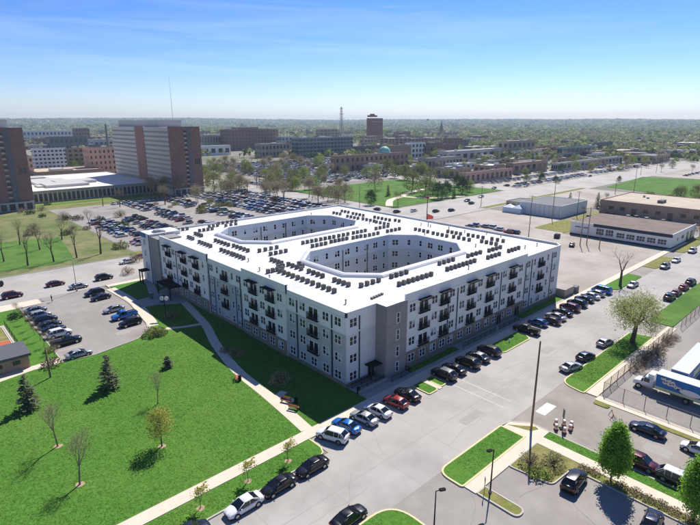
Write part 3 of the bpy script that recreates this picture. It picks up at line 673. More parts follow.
# --- condensers on the roof
acb = MB(); acb.box(-.34, .34, -.34, .34, .1, .86); 
for z in (.22, .38, .54, .70): acb.box(-.352, .352, -.352, .352, z, z + .05)
for sx in (-.28, .28):
    for sy in (-.28, .28): acb.box(sx - .06, sx + .06, sy - .06, sy + .06, 0, .1)
ACB = acb.mesh('condenser_unit', M['ac'])
acf = MB(); acf.tube((0, 0, .865), (0, 0, .91), .31, .28, 14); ACF = acf.mesh('fan_grille', M['ac_top'])
def z7(x0, y0, s, *L): return [(x0 + a / s, y0 + b / s, x0 + c_ / s, y0 + d_ / s, n) for a, b, c_, d_, n in L]
rows = z7(140, 200, 7, (268, 207, 335, 200, 3), (480, 182, 545, 176, 3), (412, 210, 510, 200, 4), (330, 258, 372, 267, 3), (385, 232, 438, 245, 4), (418, 290, 498, 318, 5))
rows += z7(210, 200, 5.833, (40, 132, 165, 124, 5), (85, 150, 160, 140, 3), (25, 232, 112, 260, 5), (130, 264, 225, 292, 5), (65, 288, 122, 310, 4), (138, 315, 195, 335, 4), (295, 297, 385, 270, 4), (350, 310, 440, 293, 4),
           (355, 345, 425, 362, 4), (455, 372, 525, 398, 4), (575, 412, 650, 440, 4), (410, 410, 485, 438, 4), (515, 448, 600, 480, 4), (345, 412, 410, 395, 4), (405, 382, 465, 372, 4), (495, 392, 560, 378, 4), (495, 370, 560, 358, 4), (578, 350, 635, 342, 4), (612, 384, 665, 372, 3))
rows += z7(300, 240, 7, (0, 262, 90, 292, 4), (125, 312, 235, 352, 4), (60, 217, 150, 248, 4), (232, 277, 335, 308, 4), (430, 312, 550, 276, 4))
rows += z7(360, 220, 2.917, (90, 162, 136, 150, 4), (112, 184, 215, 158, 8), (230, 124, 272, 113, 4), (250, 140, 340, 118, 8), (312, 102, 350, 92, 4), (372, 107, 410, 98, 4), (366, 88, 415, 76, 4), (432, 88, 465, 80, 4))
rows += z7(400, 200, 5.833, (95, 167, 162, 182, 4), (197, 190, 270, 207, 4), (282, 180, 355, 194, 4), (318, 210, 400, 230, 4), (400, 200, 478, 218, 4), (475, 238, 560, 254, 4), (510, 215, 598, 238, 4))
rows += z7(300, 200, 5.833, (15, 246, 95, 232, 4), (120, 226, 195, 211, 4), (222, 207, 282, 194, 3), (315, 190, 382, 176, 4), (75, 266, 150, 250, 4), (182, 240, 275, 222, 5), (288, 222, 355, 208, 4), (380, 206, 450, 190, 4),
           (448, 165, 515, 150, 4), (515, 181, 580, 165, 4), (190, 73, 238, 80, 3), (236, 60, 290, 72, 3), (278, 92, 335, 106, 4), (310, 75, 365, 90, 4), (366, 108, 428, 122, 4), (436, 98, 520, 115, 5), (445, 124, 512, 142, 4), (528, 108, 580, 125, 3))
def inside(p, C, grow=1.8):
    xs, ys = [q[0] for q in C], [q[1] for q in C]; x0, x1, y0, y1 = min(xs) - grow, max(xs) + grow, min(ys) - grow, max(ys) + grow
    if not (x0 < p.x < x1 and y0 < p.y < y1): return False
    return min(p.x - x0, x1 - p.x) + min(p.y - y0, y1 - p.y) > 5.2
placed = []
for a, b, c_, d_, n in rows:
    A, B = G(a, b, ZR + .5), G(c_, d_, ZR + .5)
    if abs(A.x - B.x) > abs(A.y - B.y): A.y = B.y = round((A.y + B.y) / 2 * 2) / 2
    else: A.x = B.x = round((A.x + B.x) / 2 * 2) / 2
    L = (B - A).length; st = max(1.2, min(1.7, L / max(1, n - 1))); d = (B - A).normalized(); mid = (A + B) / 2
    for i in range(n):
        p = mid + d * st * (i - (n - 1) / 2)
        if inside(p, C1) or inside(p, C2) or not (53 < p.x < 125.4 and 57 < p.y < 142.6): continue
        if any((p - q).length < 1.05 for q in placed): continue
        placed.append(p.copy())
        o = put('condenser_unit', ACB, None, (p.x, p.y, ZR), rng.choice((0, R(90)))); put('fan_grille', ACF, o)
        zone = 'between the two courtyards' if 93 < p.y < 111 and 66 < p.x < 109 else 'along the lawn side' if p.x < 67 else 'along the street side' if p.y < 70 else 'along the side over the bare lot' if p.x > 106 else 'along the back-street side'
        tag(o, 'dark square condenser in the white roof rows ' + zone, 'condenser', 'cooling condensers in rows on the white roof')
# small roof vents
vm = MB(); vm.tube((0, 0, 0), (0, 0, .7), .14, .14, 8); vm.tube((0, 0, .7), (0, 0, .85), .26, .1, 8); VENT = vm.mesh('roof_vent', M['steel'])
for i in range(22):
    for _ in range(20):
        p = Vector((rng.uniform(54, 124), rng.uniform(59, 141), ZR))
        if not inside(p, C1, 2.5) and not inside(p, C2, 2.5) and all((Vector((p.x, p.y, q.z)) - q).length > 2 for q in placed): break
    put('roof_vent', VENT, apt, p - AO)
hm = MB(); hm.box(-1.6, 1.6, -1, 1, 0, 1.3); hm.box(-1.2, .4, -.8, .8, 1.3, 1.6); o = hm.build('rooftop_unit', M['steel'], loc=(54.6, 139.0, ZR)); tag(o, 'grey rooftop air handler on the roof beside the far stair block', 'air handler')
hm = MB(); 
for i in range(5): hm.box(-1.6 + i * .75, -1.15 + i * .75, -.25, .25, 0, .35)
o = hm.build('roof_hatch', M['ac'], loc=(62.6, 60.9, ZR), rz=R(8)); tag(o, 'low dark strip of pipe supports on the white roof near the stair tower', 'pipe support')
# ------------------------------------------------------------------ vehicles
PAINT = {}
def paint(name, rgb, rough=.28, metal=.35):
    if name not in PAINT: PAINT[name] = mat('paint_' + name, c(*rgb), rough, metal, spec=.5, coat=.6)
    return PAINT[name]
for n_, v in dict(white=(226, 227, 226), silver=(172, 175, 178), grey=(112, 116, 120), black=(18, 18, 20), navy=(26, 32, 52), blue=(34, 84, 150), red=(140, 24, 26), maroon=(84, 26, 38), dark=(38, 38, 42), beige=(168, 158, 140), teal=(40, 92, 110), skyblue=(28, 110, 190), brown=(66, 40, 34)).items():
    paint(n_, v, metal=0.0 if n_ in ('white', 'red') else .3)

# kind: length, width, body stations (x, z_low, z_top, half-width factor), cabin (belt z, roof z, xs: windscreen base, roof front, roof rear, rear base)
KINDS = {
    'sedan': dict(L=4.75, W=1.84, H=1.45, belt=.93, st=[(-2.37, .42, .82, .80), (-2.30, .30, .95, .93), (-1.9, .24, 1.0, 1), (-1.45, .22, 1.0, 1), (0, .22, .96, 1), (.95, .22, .95, 1), (1.4, .22, .91, .985), (1.8, .23, .85, .95), (2.1, .25, .78, .89), (2.28, .30, .70, .80), (2.38, .38, .60, .66)], cab=(1.35, .25, -.95, -2.0)),
    'hatch': dict(L=4.35, W=1.82, H=1.5, belt=.97, st=[(-2.17, .42, .92, .84), (-2.1, .30, 1.02, .95), (-1.7, .24, 1.02, 1), (0, .22, .98, 1), (.95, .22, .97, 1), (1.4, .22, .93, .98), (1.8, .25, .85, .93), (2.05, .30, .74, .84), (2.18, .40, .62, .70)], cab=(1.35, .3, -1.25, -2.08)),
    'suv': dict(L=4.8, W=1.95, H=1.78, belt=1.12, st=[(-2.4, .48, 1.05, .86), (-2.33, .34, 1.16, .96), (-1.9, .28, 1.18, 1), (0, .26, 1.13, 1), (.9, .26, 1.12, 1), (1.5, .26, 1.09, .985), (1.95, .28, 1.02, .95), (2.25, .33, .92, .88), (2.38, .40, .82, .78), (2.43, .48, .68, .68)], cab=(1.35, .5, -1.6, -2.3)),
    'pickup': dict(L=5.7, W=2.0, H=1.88, belt=1.18, st=[(-2.85, .56, 1.16, .92), (-2.8, .44, 1.2, .97), (-.62, .34, 1.2, 1), (.0, .32, 1.18, 1), (1.3, .32, 1.17, 1), (2.0, .32, 1.14, .99), (2.55, .36, 1.06, .95), (2.8, .42, .92, .88), (2.86, .52, .74, .8)], cab=(1.5, .85, -.35, -.62)),
    'van': dict(L=5.1, W=1.98, H=1.95, belt=1.15, st=[(-2.55, .45, 1.1, .9), (-2.48, .34, 1.18, .97), (-2, .27, 1.18, 1), (0, .26, 1.15, 1), (1.3, .26, 1.1, 1), (1.9, .28, 1.0, .97), (2.35, .34, .86, .9), (2.52, .44, .7, .8)], cab=(1.95, 1.05, -2.1, -2.45)),
}
def loft(mb, sts, W, prof, m=0):
    rings = []
    for x, z0, z1, wf in sts:
        w = W / 2 * wf; h = z1 - z0
        half = [(w * a, z0 + h * b) for a, b in prof]
        ring = [(x, y, z) for y, z in half] + [(x, -y, z) for y, z in half[::-1]]
        n = len(mb.v); mb.v += ring; rings.append((n, len(ring)))
    k = rings[0][1]
    for (a, _), (b, _) in zip(rings, rings[1:]):
        for i in range(k):
            j = (i + 1) % k; mb.f.append((a + i, a + j, b + j, b + i)); mb.m.append(m)
    for s, (a, _) in ((1, rings[0]), (-1, rings[-1])):
        q = tuple(a + i for i in range(k)); mb.f.append(q[::-1] if s > 0 else q); mb.m.append(m)
def car_proto(kind):
    K = KINDS[kind]; W, H, belt = K['W'], K['H'], K['belt']; wb = K['L'] * .295
    prof = [(.82, 0), (.955, .12), (1.0, .40), (.99, .62), (.955, .80), (.89, .92), (.74, .99), (.4, 1.035), (.0, 1.05)]
    b = MB(); sts = []
    for i in range(len(K['st']) - 1):
        A, B = K['st'][i], K['st'][i + 1]; n = max(1, int((B[0] - A[0]) / .35))
        for j in range(n): t = j / n; sts.append(tuple(A[q] * (1 - t) + B[q] * t for q in range(4)))
    sts.append(K['st'][-1]); loft(b, sts, W, prof)
    wr = .34 if kind in ('sedan', 'hatch') else .39
    for sx in (-wb, wb * 1.02):
        for sy in (-1, 1):
            n = len(b.v); k = 14; y = sy * (W / 2 + .004)
            b.v += [(sx + (wr + .07) * math.cos(math.pi * 2 * i / k), y, max(wr * .5, wr + (wr + .07) * math.sin(math.pi * 2 * i / k))) for i in range(k)]
            q = tuple(range(n, n + k)); b.f.append(q if sy < 0 else q[::-1]); b.m.append(1)
    b.box(-K['L'] / 2 + .1, K['L'] / 2 - .12, -W / 2 * .88, W / 2 * .88, .2, .34, 1)
    if kind == 'pickup': b.box(-2.72, -.72, -.84, .84, 1.215, 1.235, 1)
    # grille, mirrors
    fx = K['st'][-1][0]; zt = K['st'][-1][2]; b.box(fx - .03, fx + .012, -.42, .42, zt - .18, zt - .04, 1)
    x0, x1, x2, x3 = K['cab']
    for s in (-1, 1): b.box(x0 - .55, x0 - .43, s * (W / 2 - .03) - (.0 if s > 0 else .15), s * (W / 2 - .03) + (.15 if s > 0 else 0), belt - .02, belt + .11, 0)
    body = b.mesh('body', [paint('white', (0, 0, 0)), M['black']], True)
    # cabin
    g = MB(); wb_, wr_ = W / 2 * .91, W / 2 * .73; zb = belt - .04
    base = [(x0, wb_ * .92), (x0 - .35, wb_), (x3 + .25, wb_), (x3, wb_ * .9)]; top = [(x1, wr_ * .95), (x1 - .2, wr_), (x2 + .2, wr_), (x2, wr_ * .93)]
    rb = [(x, y, zb) for x, y in base] + [(x, -y, zb) for x, y in base[::-1]]; rt_ = [(x, y, H - .06) for x, y in top] + [(x, -y, H - .06) for x, y in top[::-1]]
    n = len(g.v); g.v += rb + rt_
    for i in range(8): j = (i + 1) % 8; g.f.append((n + j, n + i, n + 8 + i, n + 8 + j)); g.m.append(0)
    g.f.append(tuple(range(n + 15, n + 7, -1))); g.m.append(0)
    glass = g.mesh('window_glass', M['carglass'])
    r = MB(); n = len(r.v)
    rings = [[(x + (.05 if i in (0, 7) else (-.05 if i in (3, 4) else 0)), y * 1.02, z - .035) for i, (x, y, z) in enumerate(rt_)], [(x, y * .98, z + .03) for x, y, z in rt_], [(x * .94 + (x1 + x2) * .03, y * .72, z + .062) for x, y, z in rt_]]
    for q in rings: r.v += q
    for a in range(2):
        for i in range(8): j = (i + 1) % 8; r.f.append((a * 8 + j, a * 8 + i, a * 8 + 8 + i, a * 8 + 8 + j)); r.m.append(0)
    r.f.append(tuple(range(23, 15, -1))); r.m.append(0)
    # pillars
    for s in (-1, 1):
        for (bx, by), (tx, ty) in (((x0, wb_ * .93), (x1, wr_ * .96)), ((x3, wb_ * .91), (x2, wr_ * .94)), ((x3 + .25, wb_), (x2 + .2, wr_))): r.tube((bx, s * by, zb), (tx, s * ty, H - .05), .04, .035, 5)
        xm = (x1 + x2) / 2 - .05; r.tube((xm, s * wb_ * 1.0, zb), (xm, s * wr_ * 1.005, H - .05), .035, .03, 5)
        if kind in ('suv', 'van', 'hatch'):
            xm2 = x2 * .55 + x3 * .1 - .25; r.tube((xm2, s * wb_ * 1.0, zb), (xm2, s * wr_ * 1.0, H - .05), .05, .045, 5)
    roof = r.mesh('roof', [paint('white', (0, 0, 0))], True)
    t = MB(); t.tube((0, -.11, 0), (0, .11, 0), wr, wr, 16); ty = t.mesh('wheel', M['tyre'], False)
    q = MB(); q.tube((0, -.122, 0), (0, .122, 0), wr * .66, wr * .66, 12); rm = q.mesh('rim', M['rim'])
    hl = MB(); hl.box(-.1, .02, -.2, .2, -.07, .07); HL = hl.mesh('headlight', M['lamp_w']); tl = MB(); tl.box(-.02, .08, -.17, .17, -.1, .1); TL = tl.mesh('taillight', M['lamp_r'])
    f, bk = K['st'][-2], K['st'][0]
    return dict(kind=kind, body=body, roof=roof, glass=glass, wheel=ty, rim=rm, hl=HL, tl=TL, wb=wb, wr=wr, W=W, f=f, bk=bk)
CARP = {k: car_proto(k) for k in KINDS}
def car(x, y, rz, kind, colr, label, group=None, roofcol=None, name=None):
    P = CARP[kind]; t = thing(name or {'sedan': 'parked_car', 'hatch': 'parked_car', 'suv': 'parked_car', 'pickup': 'pickup_truck', 'van': 'parked_van'}[kind], label, {'pickup': 'pickup', 'van': 'van'}.get(kind, 'car'), (x, y, .01), rz, group)
    for nm, me, cc in (('body', P['body'], colr), ('roof', P['roof'], roofcol or colr)):
        o = put(nm, me, t); o.material_slots[0].link = 'OBJECT'; o.material_slots[0].material = PAINT['%s' % cc]
    put('window_glass', P['glass'], t)
    for sx in (-P['wb'], P['wb'] * 1.02):
        for sy in (-1, 1):
            w = put('wheel', P['wheel'], t, (sx, sy * (P['W'] / 2 - .09), P['wr'])); put('rim', P['rim'], w)
    for s in (-1, 1):
        put('headlight', P['hl'], t, (P['f'][0] + .0, s * P['W'] / 2 * P['f'][3] * .74, P['f'][2] - .1), rz=s * .25)
        put('taillight', P['tl'], t, (P['bk'][0], s * P['W'] / 2 * .7, P['bk'][2] - .1))
    return t
# small cars for the far car parks: one body with glass
def far_car(W=1.85, L=4.6, H=1.5):
    b = MB(); loft(b, [(-L / 2, .35, .9, .86), (-L / 2 + .2, .25, 1.0, 1), (L / 2 - 1.2, .25, .96, 1), (L / 2 - .2, .28, .78, .95), (L / 2, .35, .6, .8)], W, [(.9, 0), (1, .3), (.95, .85), (.6, 1)])
    for a in (.86,):
        n = len(b.v); b.v += [(.95, -W * .44, .93), (.95, W * .44, .93), (-1.9, W * .44, .95), (-1.9, -W * .44, .95), (.35, -W * .38, H - .08), (.35, W * .38, H - .08), (-1.5, W * .38, H - .08), (-1.5, -W * .38, H - .08)]
        for q in ((0, 1, 5, 4), (1, 2, 6, 5), (2, 3, 7, 6), (3, 0, 4, 7)): b.f.append(tuple(n + i for i in q)); b.m.append(1)
        b.v += [(.42, -W * .395, H - .05), (.42, W * .395, H - .05), (-1.55, W * .395, H - .05), (-1.55, -W * .395, H - .05)]; b.f.append((n + 8, n + 9, n + 10, n + 11)); b.m.append(0)
    return b
FARC = [far_car().mesh('parked_car', [PAINT['white'], M['carglass']]), far_car(1.9, 4.8, 1.75).mesh('parked_car', [PAINT['white'], M['carglass']])]
FCOL = ['white'] * 12 + ['silver'] * 9 + ['grey'] * 4 + ['black'] * 4 + ['dark'] * 2 + ['navy'] * 1 + ['blue'] * 1 + ['red'] * 2 + ['maroon', 'beige', 'beige']

# ------------------------------------------------------------------ trees
class Tree:
    def __init__(s, seed): s.r = random.Random(seed); s.b = MB(); s.l = MB(); s.tips = []
    def rv(s, k=1.0): return Vector((s.r.gauss(0, 1), s.r.gauss(0, 1), s.r.gauss(0, 1))) * k
    def grow(s, p, d, L, r, lev, mx, nch=3, spread=.6, up=.12, k=5, shrink=.68, segs=3):
        for i in range(segs):
            d2 = (d + s.rv(.035 if lev == 0 else .10) + Vector((0, 0, up * (.5 if lev == 0 else 1)))).normalized(); q = p + d2 * L / segs; r2 = r * (1 - .42 / segs)
            s.b.tube(p, q, r, r2, k if lev < 2 else 4 if lev < 3 else 3, caps=False)
            if lev >= 1 and lev < mx and s.r.random() < .55:
                a = d2.orthogonal().normalized(); a.rotate(Matrix.Rotation(s.r.uniform(0, 6.28), 3, d2)); s.grow(q, (d2 * .6 + a * .8).normalized(), L * .55, r2 * .5, lev + 1, mx, 2, spread, up, k, shrink, 2)
            p, d, r = q, d2, r2
        if lev >= mx: s.tips.append(p); s.tips.append(p - d * L * .5); return
        a0 = s.r.uniform(0, 6.28)
        for i in range(nch):
            a = d.orthogonal().normalized(); a.rotate(Matrix.Rotation(a0 + i * 6.283 / nch + s.r.uniform(-.4, .4), 3, d)); sp = spread * s.r.uniform(.7, 1.25)
            s.grow(p, (d * math.cos(sp) + a * math.sin(sp)).normalized(), L * shrink * s.r.uniform(.8, 1.15), r * .66, lev + 1, mx, nch if lev < mx - 1 else 2, spread, up, k, shrink, segs)
    def leaf(s, p, size, n=1, rad=.3):
        for _ in range(n):
            q = p + s.rv(rad); a = s.rv().normalized(); b = a.orthogonal().normalized(); b.rotate(Matrix.Rotation(s.r.uniform(0, 6.28), 3, a)); e = a.cross(b)
            z = size * s.r.uniform(.6, 1.3); s.l.quad(q - b * z, q + e * z * .55, q + b * z, q - e * z * .55)
def bare_tree(seed, h=9, buds=0, leaf='bud', bark='bark', nch=3, lev=4, spread=.5, up=.14, r=.17, size=.09, rad=.25, trunk=.26):
    T = Tree(seed); T.grow(Vector((0, 0, -.1)), Vector((0, 0, 1)), h * trunk, r, 0, lev, nch, spread, up)
    zmax = max(t.z for t in T.tips); sc_ = h / zmax
    for t in T.tips:
        if buds: T.leaf(t, size / sc_, buds, rad)
    T.b.v = [(x * sc_, y * sc_, z * sc_) for x, y, z in T.b.v]; T.l.v = [(x * sc_, y * sc_, z * sc_) for x, y, z in T.l.v]
    return [('trunk', T.b.mesh('trunk', M[bark], True)), ('crown', T.l.mesh('crown', LEAF[leaf]))] if buds else [('trunk', T.b.mesh('trunk', M[bark], True))]
def leafy_tree(seed, h=8, w=2.6, z0=1.8, leaf='maple', clumps=150, per=26, size=.13, crad=.42, egg=.62, bark='bark', tr=.14):
    T = Tree(seed); T.grow(Vector((0, 0, -.1)), Vector((0, 0, 1)), h * .3, tr, 0, 3, 4, .45, .25)
    zm = max(t.z for t in T.tips); s_ = h * .92 / zm; T.b.v = [(x * s_ * .8, y * s_ * .8, z * s_) for x, y, z in T.b.v]
    for _ in range(clumps):
        t = T.r.random() ** .8; z = z0 + (h - z0) * t; rr = w * (math.sin(math.pi * min(1, t ** egg)) ** .6 if t < 1 else 0); rr = max(.15, rr)
        a = T.r.uniform(0, 6.283); q = T.r.uniform(.35, 1) ** .5 * rr * T.r.uniform(.86, 1.12); p = Vector((q * math.cos(a), q * math.sin(a), z)); T.leaf(p, size, per, crad)
    return [('trunk', T.b.mesh('trunk', M[bark], True)), ('crown', T.l.mesh('crown', LEAF[leaf]))]
def conifer(seed, h=7, w=2.2, leaf='fir'):
    T = Tree(seed); T.b.tube((0, 0, -.1), (0, 0, h * .95), .16, .03, 7); n = int(h * 4.2)
    for i in range(n):
        t = i / n; z = .35 + (h - .5) * t; L = w * (1 - t) ** .68 * T.r.uniform(.78, 1.14) + .12
        for j in range(int(9 - 4 * t)):
            a = T.r.uniform(0, 6.283); d = Vector((math.cos(a), math.sin(a), T.r.uniform(-.22, .18))); p = Vector((0, 0, z)); q = p + d * L * T.r.uniform(.7, 1.05); T.b.tube(p, q, .025, .008, 3, caps=False)
            for k in range(12):
                u = T.r.uniform(.2, 1.04); r0 = p.lerp(q, u); s = T.r.uniform(.14, .30) * (.5 + .5 * (1 - t) + .2); e = Vector((-d.y, d.x, T.r.uniform(-.4, .4))).normalized(); f = (d + T.rv(.35)).normalized()
                T.l.quad(r0 - e * s * .55, r0 + f * s * 1.3, r0 + e * s * .55, r0 - f * s * .35 - Vector((0, 0, s * .4)))
    return [('trunk', T.b.mesh('trunk', M['bark'], True)), ('crown', T.l.mesh('crown', LEAF[leaf]))]
def shrub(seed, leaf, n=260, size=.12, w=.8, h=.7, nst=7):
    T = Tree(seed)
    for i in range(nst): T.b.tube((0, 0, 0), Vector((T.r.uniform(-w, w) * .7, T.r.uniform(-w, w) * .7, h * T.r.uniform(.6, 1))), .016, .006, 4, caps=False)
    for _ in range(n):
        a = T.r.uniform(0, 6.283); q = T.r.random() ** .5 * w; z = h * T.r.random() * (1.05 - .6 * (q / w) ** 2) + .05; T.leaf(Vector((q * math.cos(a), q * math.sin(a), z)), size, 1, .05)
    return [('stem', T.b.mesh('stem', M['bark'], True)), ('foliage', T.l.mesh('foliage', LEAF[leaf]))]
def plant(proto, x, y, label, s=1.0, rz=None, name='tree', cat='tree', group=None, z=.08, sz=None):
    t = thing(name, label, cat, (x, y, z), random.uniform(0, 6.28) if rz is None else rz, group)
    t.scale = (s, s, s * (sz or 1))
    for nm, me in proto: put(nm, me, t)
    return t
TP = dict(
    bareA=bare_tree(11, 9, 0, lev=4), bareB=bare_tree(12, 8.5, 2, 'bud', spread=.45, size=.07), thin=bare_tree(13, 6.5, 1, 'bud', nch=4, lev=4, spread=.40, r=.11, size=.05, trunk=.34, bark='bark_pale'), thin2=bare_tree(19, 6, 1, 'bud', nch=4, lev=4, spread=.42, r=.11, size=.05, trunk=.32, bark='bark_pale'),
    sapling=bare_tree(14, 3.3, 3, 'yellow', nch=3, lev=3, spread=.4, r=.07, size=.12, rad=.22, trunk=.45, bark='bark'),
    round=leafy_tree(15, 5.6, 1.7, 1.9, 'yellow', 190, 17, .11, .40, .8), maple=leafy_tree(16, 8, 1.6, 1.5, 'maple', 360, 36, .14, .30, .62), maple2=leafy_tree(26, 8.2, 1.75, 1.5, 'maple', 360, 36, .14, .32, .66),
    willow=bare_tree(17, 9.6, 9, 'willow', nch=4, lev=4, spread=.92, up=.03, r=.42, size=.13, rad=.5, trunk=.3), crooked=bare_tree(18, 11, 1, 'bud', nch=2, lev=4, spread=.5, up=.1, r=.45, size=.08, rad=.3, trunk=.36, bark='bark'),
    fir=conifer(21, 6.6, 2.1), fir2=conifer(22, 6.2, 1.75), small_fir=conifer(23, 2.6, .8),
    ash=bare_tree(31, 10, 3, 'olive', lev=4, size=.18, rad=.5), oak=leafy_tree(32, 10, 4.8, 1.2, 'olive', 120, 14, .32, .8, .8, tr=.25), dark=leafy_tree(33, 10, 4, 1.4, 'dark', 120, 16, .34, .8, .7, tr=.25), spring=leafy_tree(34, 9, 4.4, 1.0, 'spring', 110, 14, .32, .8, .8, tr=.25), brown=leafy_tree(35, 9, 4.6, 1.2, 'brown', 110, 13, .26, .9, .8, tr=.22), fastigiate=conifer(36, 9, 2.4, 'dark'),
    haze_tree=bare_tree(37, 9, 4, 'bud', bark='bark_pale', lev=4, spread=.55, size=.2, rad=.6),
    shrub_brown=shrub(41, 'brown', 240, .11, .9, .75), shrub_green=shrub(42, 'spring', 260, .12, .8, .7), shrub_dark=shrub(43, 'dark', 300, .13, 1.0, .9), shrub_twig=shrub(44, 'bud', 520, .07, 1.0, 1.15, 44), hedge=shrub(45, 'olive', 420, .14, 1.3, 1.1),
)

# ------------------------------------------------------------------ poles, lamps, fences, people
def wood_pole(x, y, h, label, arms=1, lean=0.0, group='wooden utility poles'):
    t = thing('utility_pole', label, 'utility pole', (x, y, 0), random.uniform(-.3, .3), group)
    mb = MB(); mb.tube((0, 0, -.2), (lean, 0, h), .17, .11, 9); mb.build('pole', M['wood'], t, True)
    for i in range(arms): mb = MB(); mb.box(lean - .06, lean + .06, -1.2, 1.2, h - .6 - i * .9, h - .47 - i * .9); [mb.tube((lean, s, h - .47 - i * .9), (lean, s, h - .3 - i * .9), .04, .03, 6) for s in (-1.05, -.6, .6, 1.05)]; mb.build('crossarm', M['wood'], t)
    return t
def street_lamp(x, y, h, label, rz=0.0, m='black', arm=.9, cobra=False):
    t = thing('street_lamp', label, 'street lamp', (x, y, 0), rz)
    mb = MB(); mb.tube((0, 0, 0), (0, 0, .45), .22, .2, 10); mb.build('base', M['stone'], t)
    mb = MB(); mb.tube((0, 0, .4), (0, 0, h), .1, .06, 8); mb.build('pole', M[m], t, True)
    mb = MB(); mb.tube((0, 0, h - .05), (arm, 0, h + (.5 if cobra else .05)), .05, .04, 6); mb.build('arm', M[m], t)
    z = h + (.5 if cobra else .05); mb = MB(); mb.prism(rounded(rect(arm - .1, arm + .65, -.2, .2), .15, 3), z - .06, z + .08); mb.build('lamp_head', M[m] if not cobra else M['steel'], t); mb = MB(); mb.box(arm, arm + .5, -.15, .15, z - .09, z - .062); mb.build('lens', M['trim'], t)
    return t
wire = mat('chain_link', c(120, 112, 100), .6, .3)
def chain_fence(pts, label, h=2.1, step=3.0, mesh_=.22):
    P = [Vector(p) for p in pts]; t = thing('chain_link_fence', label, 'fence', (P[0].x, P[0].y, .05)); off = P[0]
    for i in range(len(P) - 1):
        a, b = P[i] - off, P[i + 1] - off; L = (b - a).length; d = (b - a) / L; n = max(1, round(L / step)); d3 = Vector((d.x, d.y, 0))
        for j in range(n + 1):
            if j == n and i < len(P) - 2: continue
            p = a + d * L * j / n; mb = MB(); mb.tube((0, 0, 0), (0, 0, h + .1), .05, .05, 6); mb.build('post', M['rust'] if rng.random() < .5 else wire, t, loc=(p.x, p.y, 0))
        mb = MB(); A = Vector((a.x, a.y, 0)); mb.tube(A + Vector((0, 0, h)), A + d3 * L + Vector((0, 0, h)), .03, .03, 5); mb.build('top_rail', wire, t)
        for j in range(n):
            mb = MB(); s = L / n; k = int((s + h) / mesh_)
            for q in range(k):
                u = q * mesh_
                for sg in (1, -1):
                    u0, u1 = u - h, u; za, zb = 0, h
                    if u0 < 0: za = -u0; u0 = 0
                    if u1 > s: zb = h - (u1 - s); u1 = s
                    if zb <= za: continue
                    f = (lambda v: v) if sg > 0 else (lambda v: s - v)
                    p0 = d3 * f(u0) + Vector((0, 0, za)); p1 = d3 * f(u1) + Vector((0, 0, zb)); mb.tube(p0, p1, .008, .008, 3, caps=False)
            p = a + d * L * j / n; mb.build('wire_panel', wire, t, loc=(p.x, p.y, 0))
    return t
def person(x, y, rz, label, shirt, trousers):
    m1, m2, m3, m4 = mat('cloth_' + shirt, c(*{'dark': (44, 44, 52), 'white': (210, 208, 204)}[shirt]), .9), mat('cloth_' + trousers + '_t', c(40, 44, 58), .9), mat('skin', c(176, 128, 104), .6), mat('hair', c(40, 30, 24), .8)
    t = thing('person', label, 'person', (x, y, .1), rz)
    me = bpy.data.meshes.new('body')
    V = [(0, 0, .95), (0, 0, 1.2), (0, .01, 1.42), (0, 0, 1.52), (.02, 0, 1.66), (0, .2, 1.40), (.03, .25, 1.12), (.12, .25, .88), (0, -.2, 1.40), (-.03, -.25, 1.12), (.06, -.26, .87), (0, .1, .9), (.14, .1, .5), (.02, .1, .08), (.16, .1, .05), (0, -.1, .9), (-.08, -.1, .5), (-.24, -.1, .1), (-.12, -.1, .05)]
    E = [(0, 1), (1, 2), (2, 3), (3, 4), (2, 5), (5, 6), (6, 7), (2, 8), (8, 9), (9, 10), (0, 11), (11, 12), (12, 13), (13, 14), (0, 15), (15, 16), (16, 17), (17, 18)]
    Rr = [.15, .14, .15, .06, .105, .065, .05, .04, .065, .05, .04, .09, .065, .05, .04, .09, .065, .05, .04]
    me.from_pydata(V, E, []); o = put('body', me, t); sk = o.modifiers.new('s', 'SKIN'); o.modifiers.new('u', 'SUBSURF').levels = 1
    for i, r_ in enumerate(Rr): me.skin_vertices[0].data[i].radius = (r_, r_ * (1.25 if i in (1, 2) else 1))
    me.skin_vertices[0].data[0].use_root = True
    for q in (m1, m2, m3): me.materials.append(q)
    dg_ = bpy.context.evaluated_depsgraph_get(); ev = o.evaluated_get(dg_); m_ = bpy.data.meshes.new_from_object(ev); o.modifiers.clear(); o.data = m_
    m_.materials.clear()
    for q in (m1, m2, m3): m_.materials.append(q)
    for p in m_.polygons: z = p.center.z; p.material_index = 1 if z < .92 and abs(p.center.y) < .2 else (2 if z > 1.5 or (z < 1.0 and abs(p.center.y) > .2) else 0); p.use_smooth = True
    hb = bmesh.new(); bmesh.ops.create_icosphere(hb, subdivisions=2, radius=.125); [setattr(v, 'co', Vector((v.co.x * .98 - .02, v.co.y * .9, max(v.co.z, -.03) + 1.69))) for v in hb.verts]; hm_ = bpy.data.meshes.new('hair'); hb.to_mesh(hm_); hb.free(); hm_.materials.append(m4); put('hair', hm_, t)
    return t
# ------------------------------------------------------------------ projection helpers for heights
def proj(p):
    v = Vector(p) - Vector((0, 0, CAMH)); d = v.dot(FW); return 350 + FPX * v.dot(RT) / d, 262.5 - FPX * v.dot(UPV) / d
def hgt(xb, yb, yt):
    g = G(xb, yb); lo, hi = 0, 200
    for _ in range(40):
        m_ = (lo + hi) / 2
        if proj((g.x, g.y, m_))[1] > yt: lo = m_
        else: hi = m_
    return lo
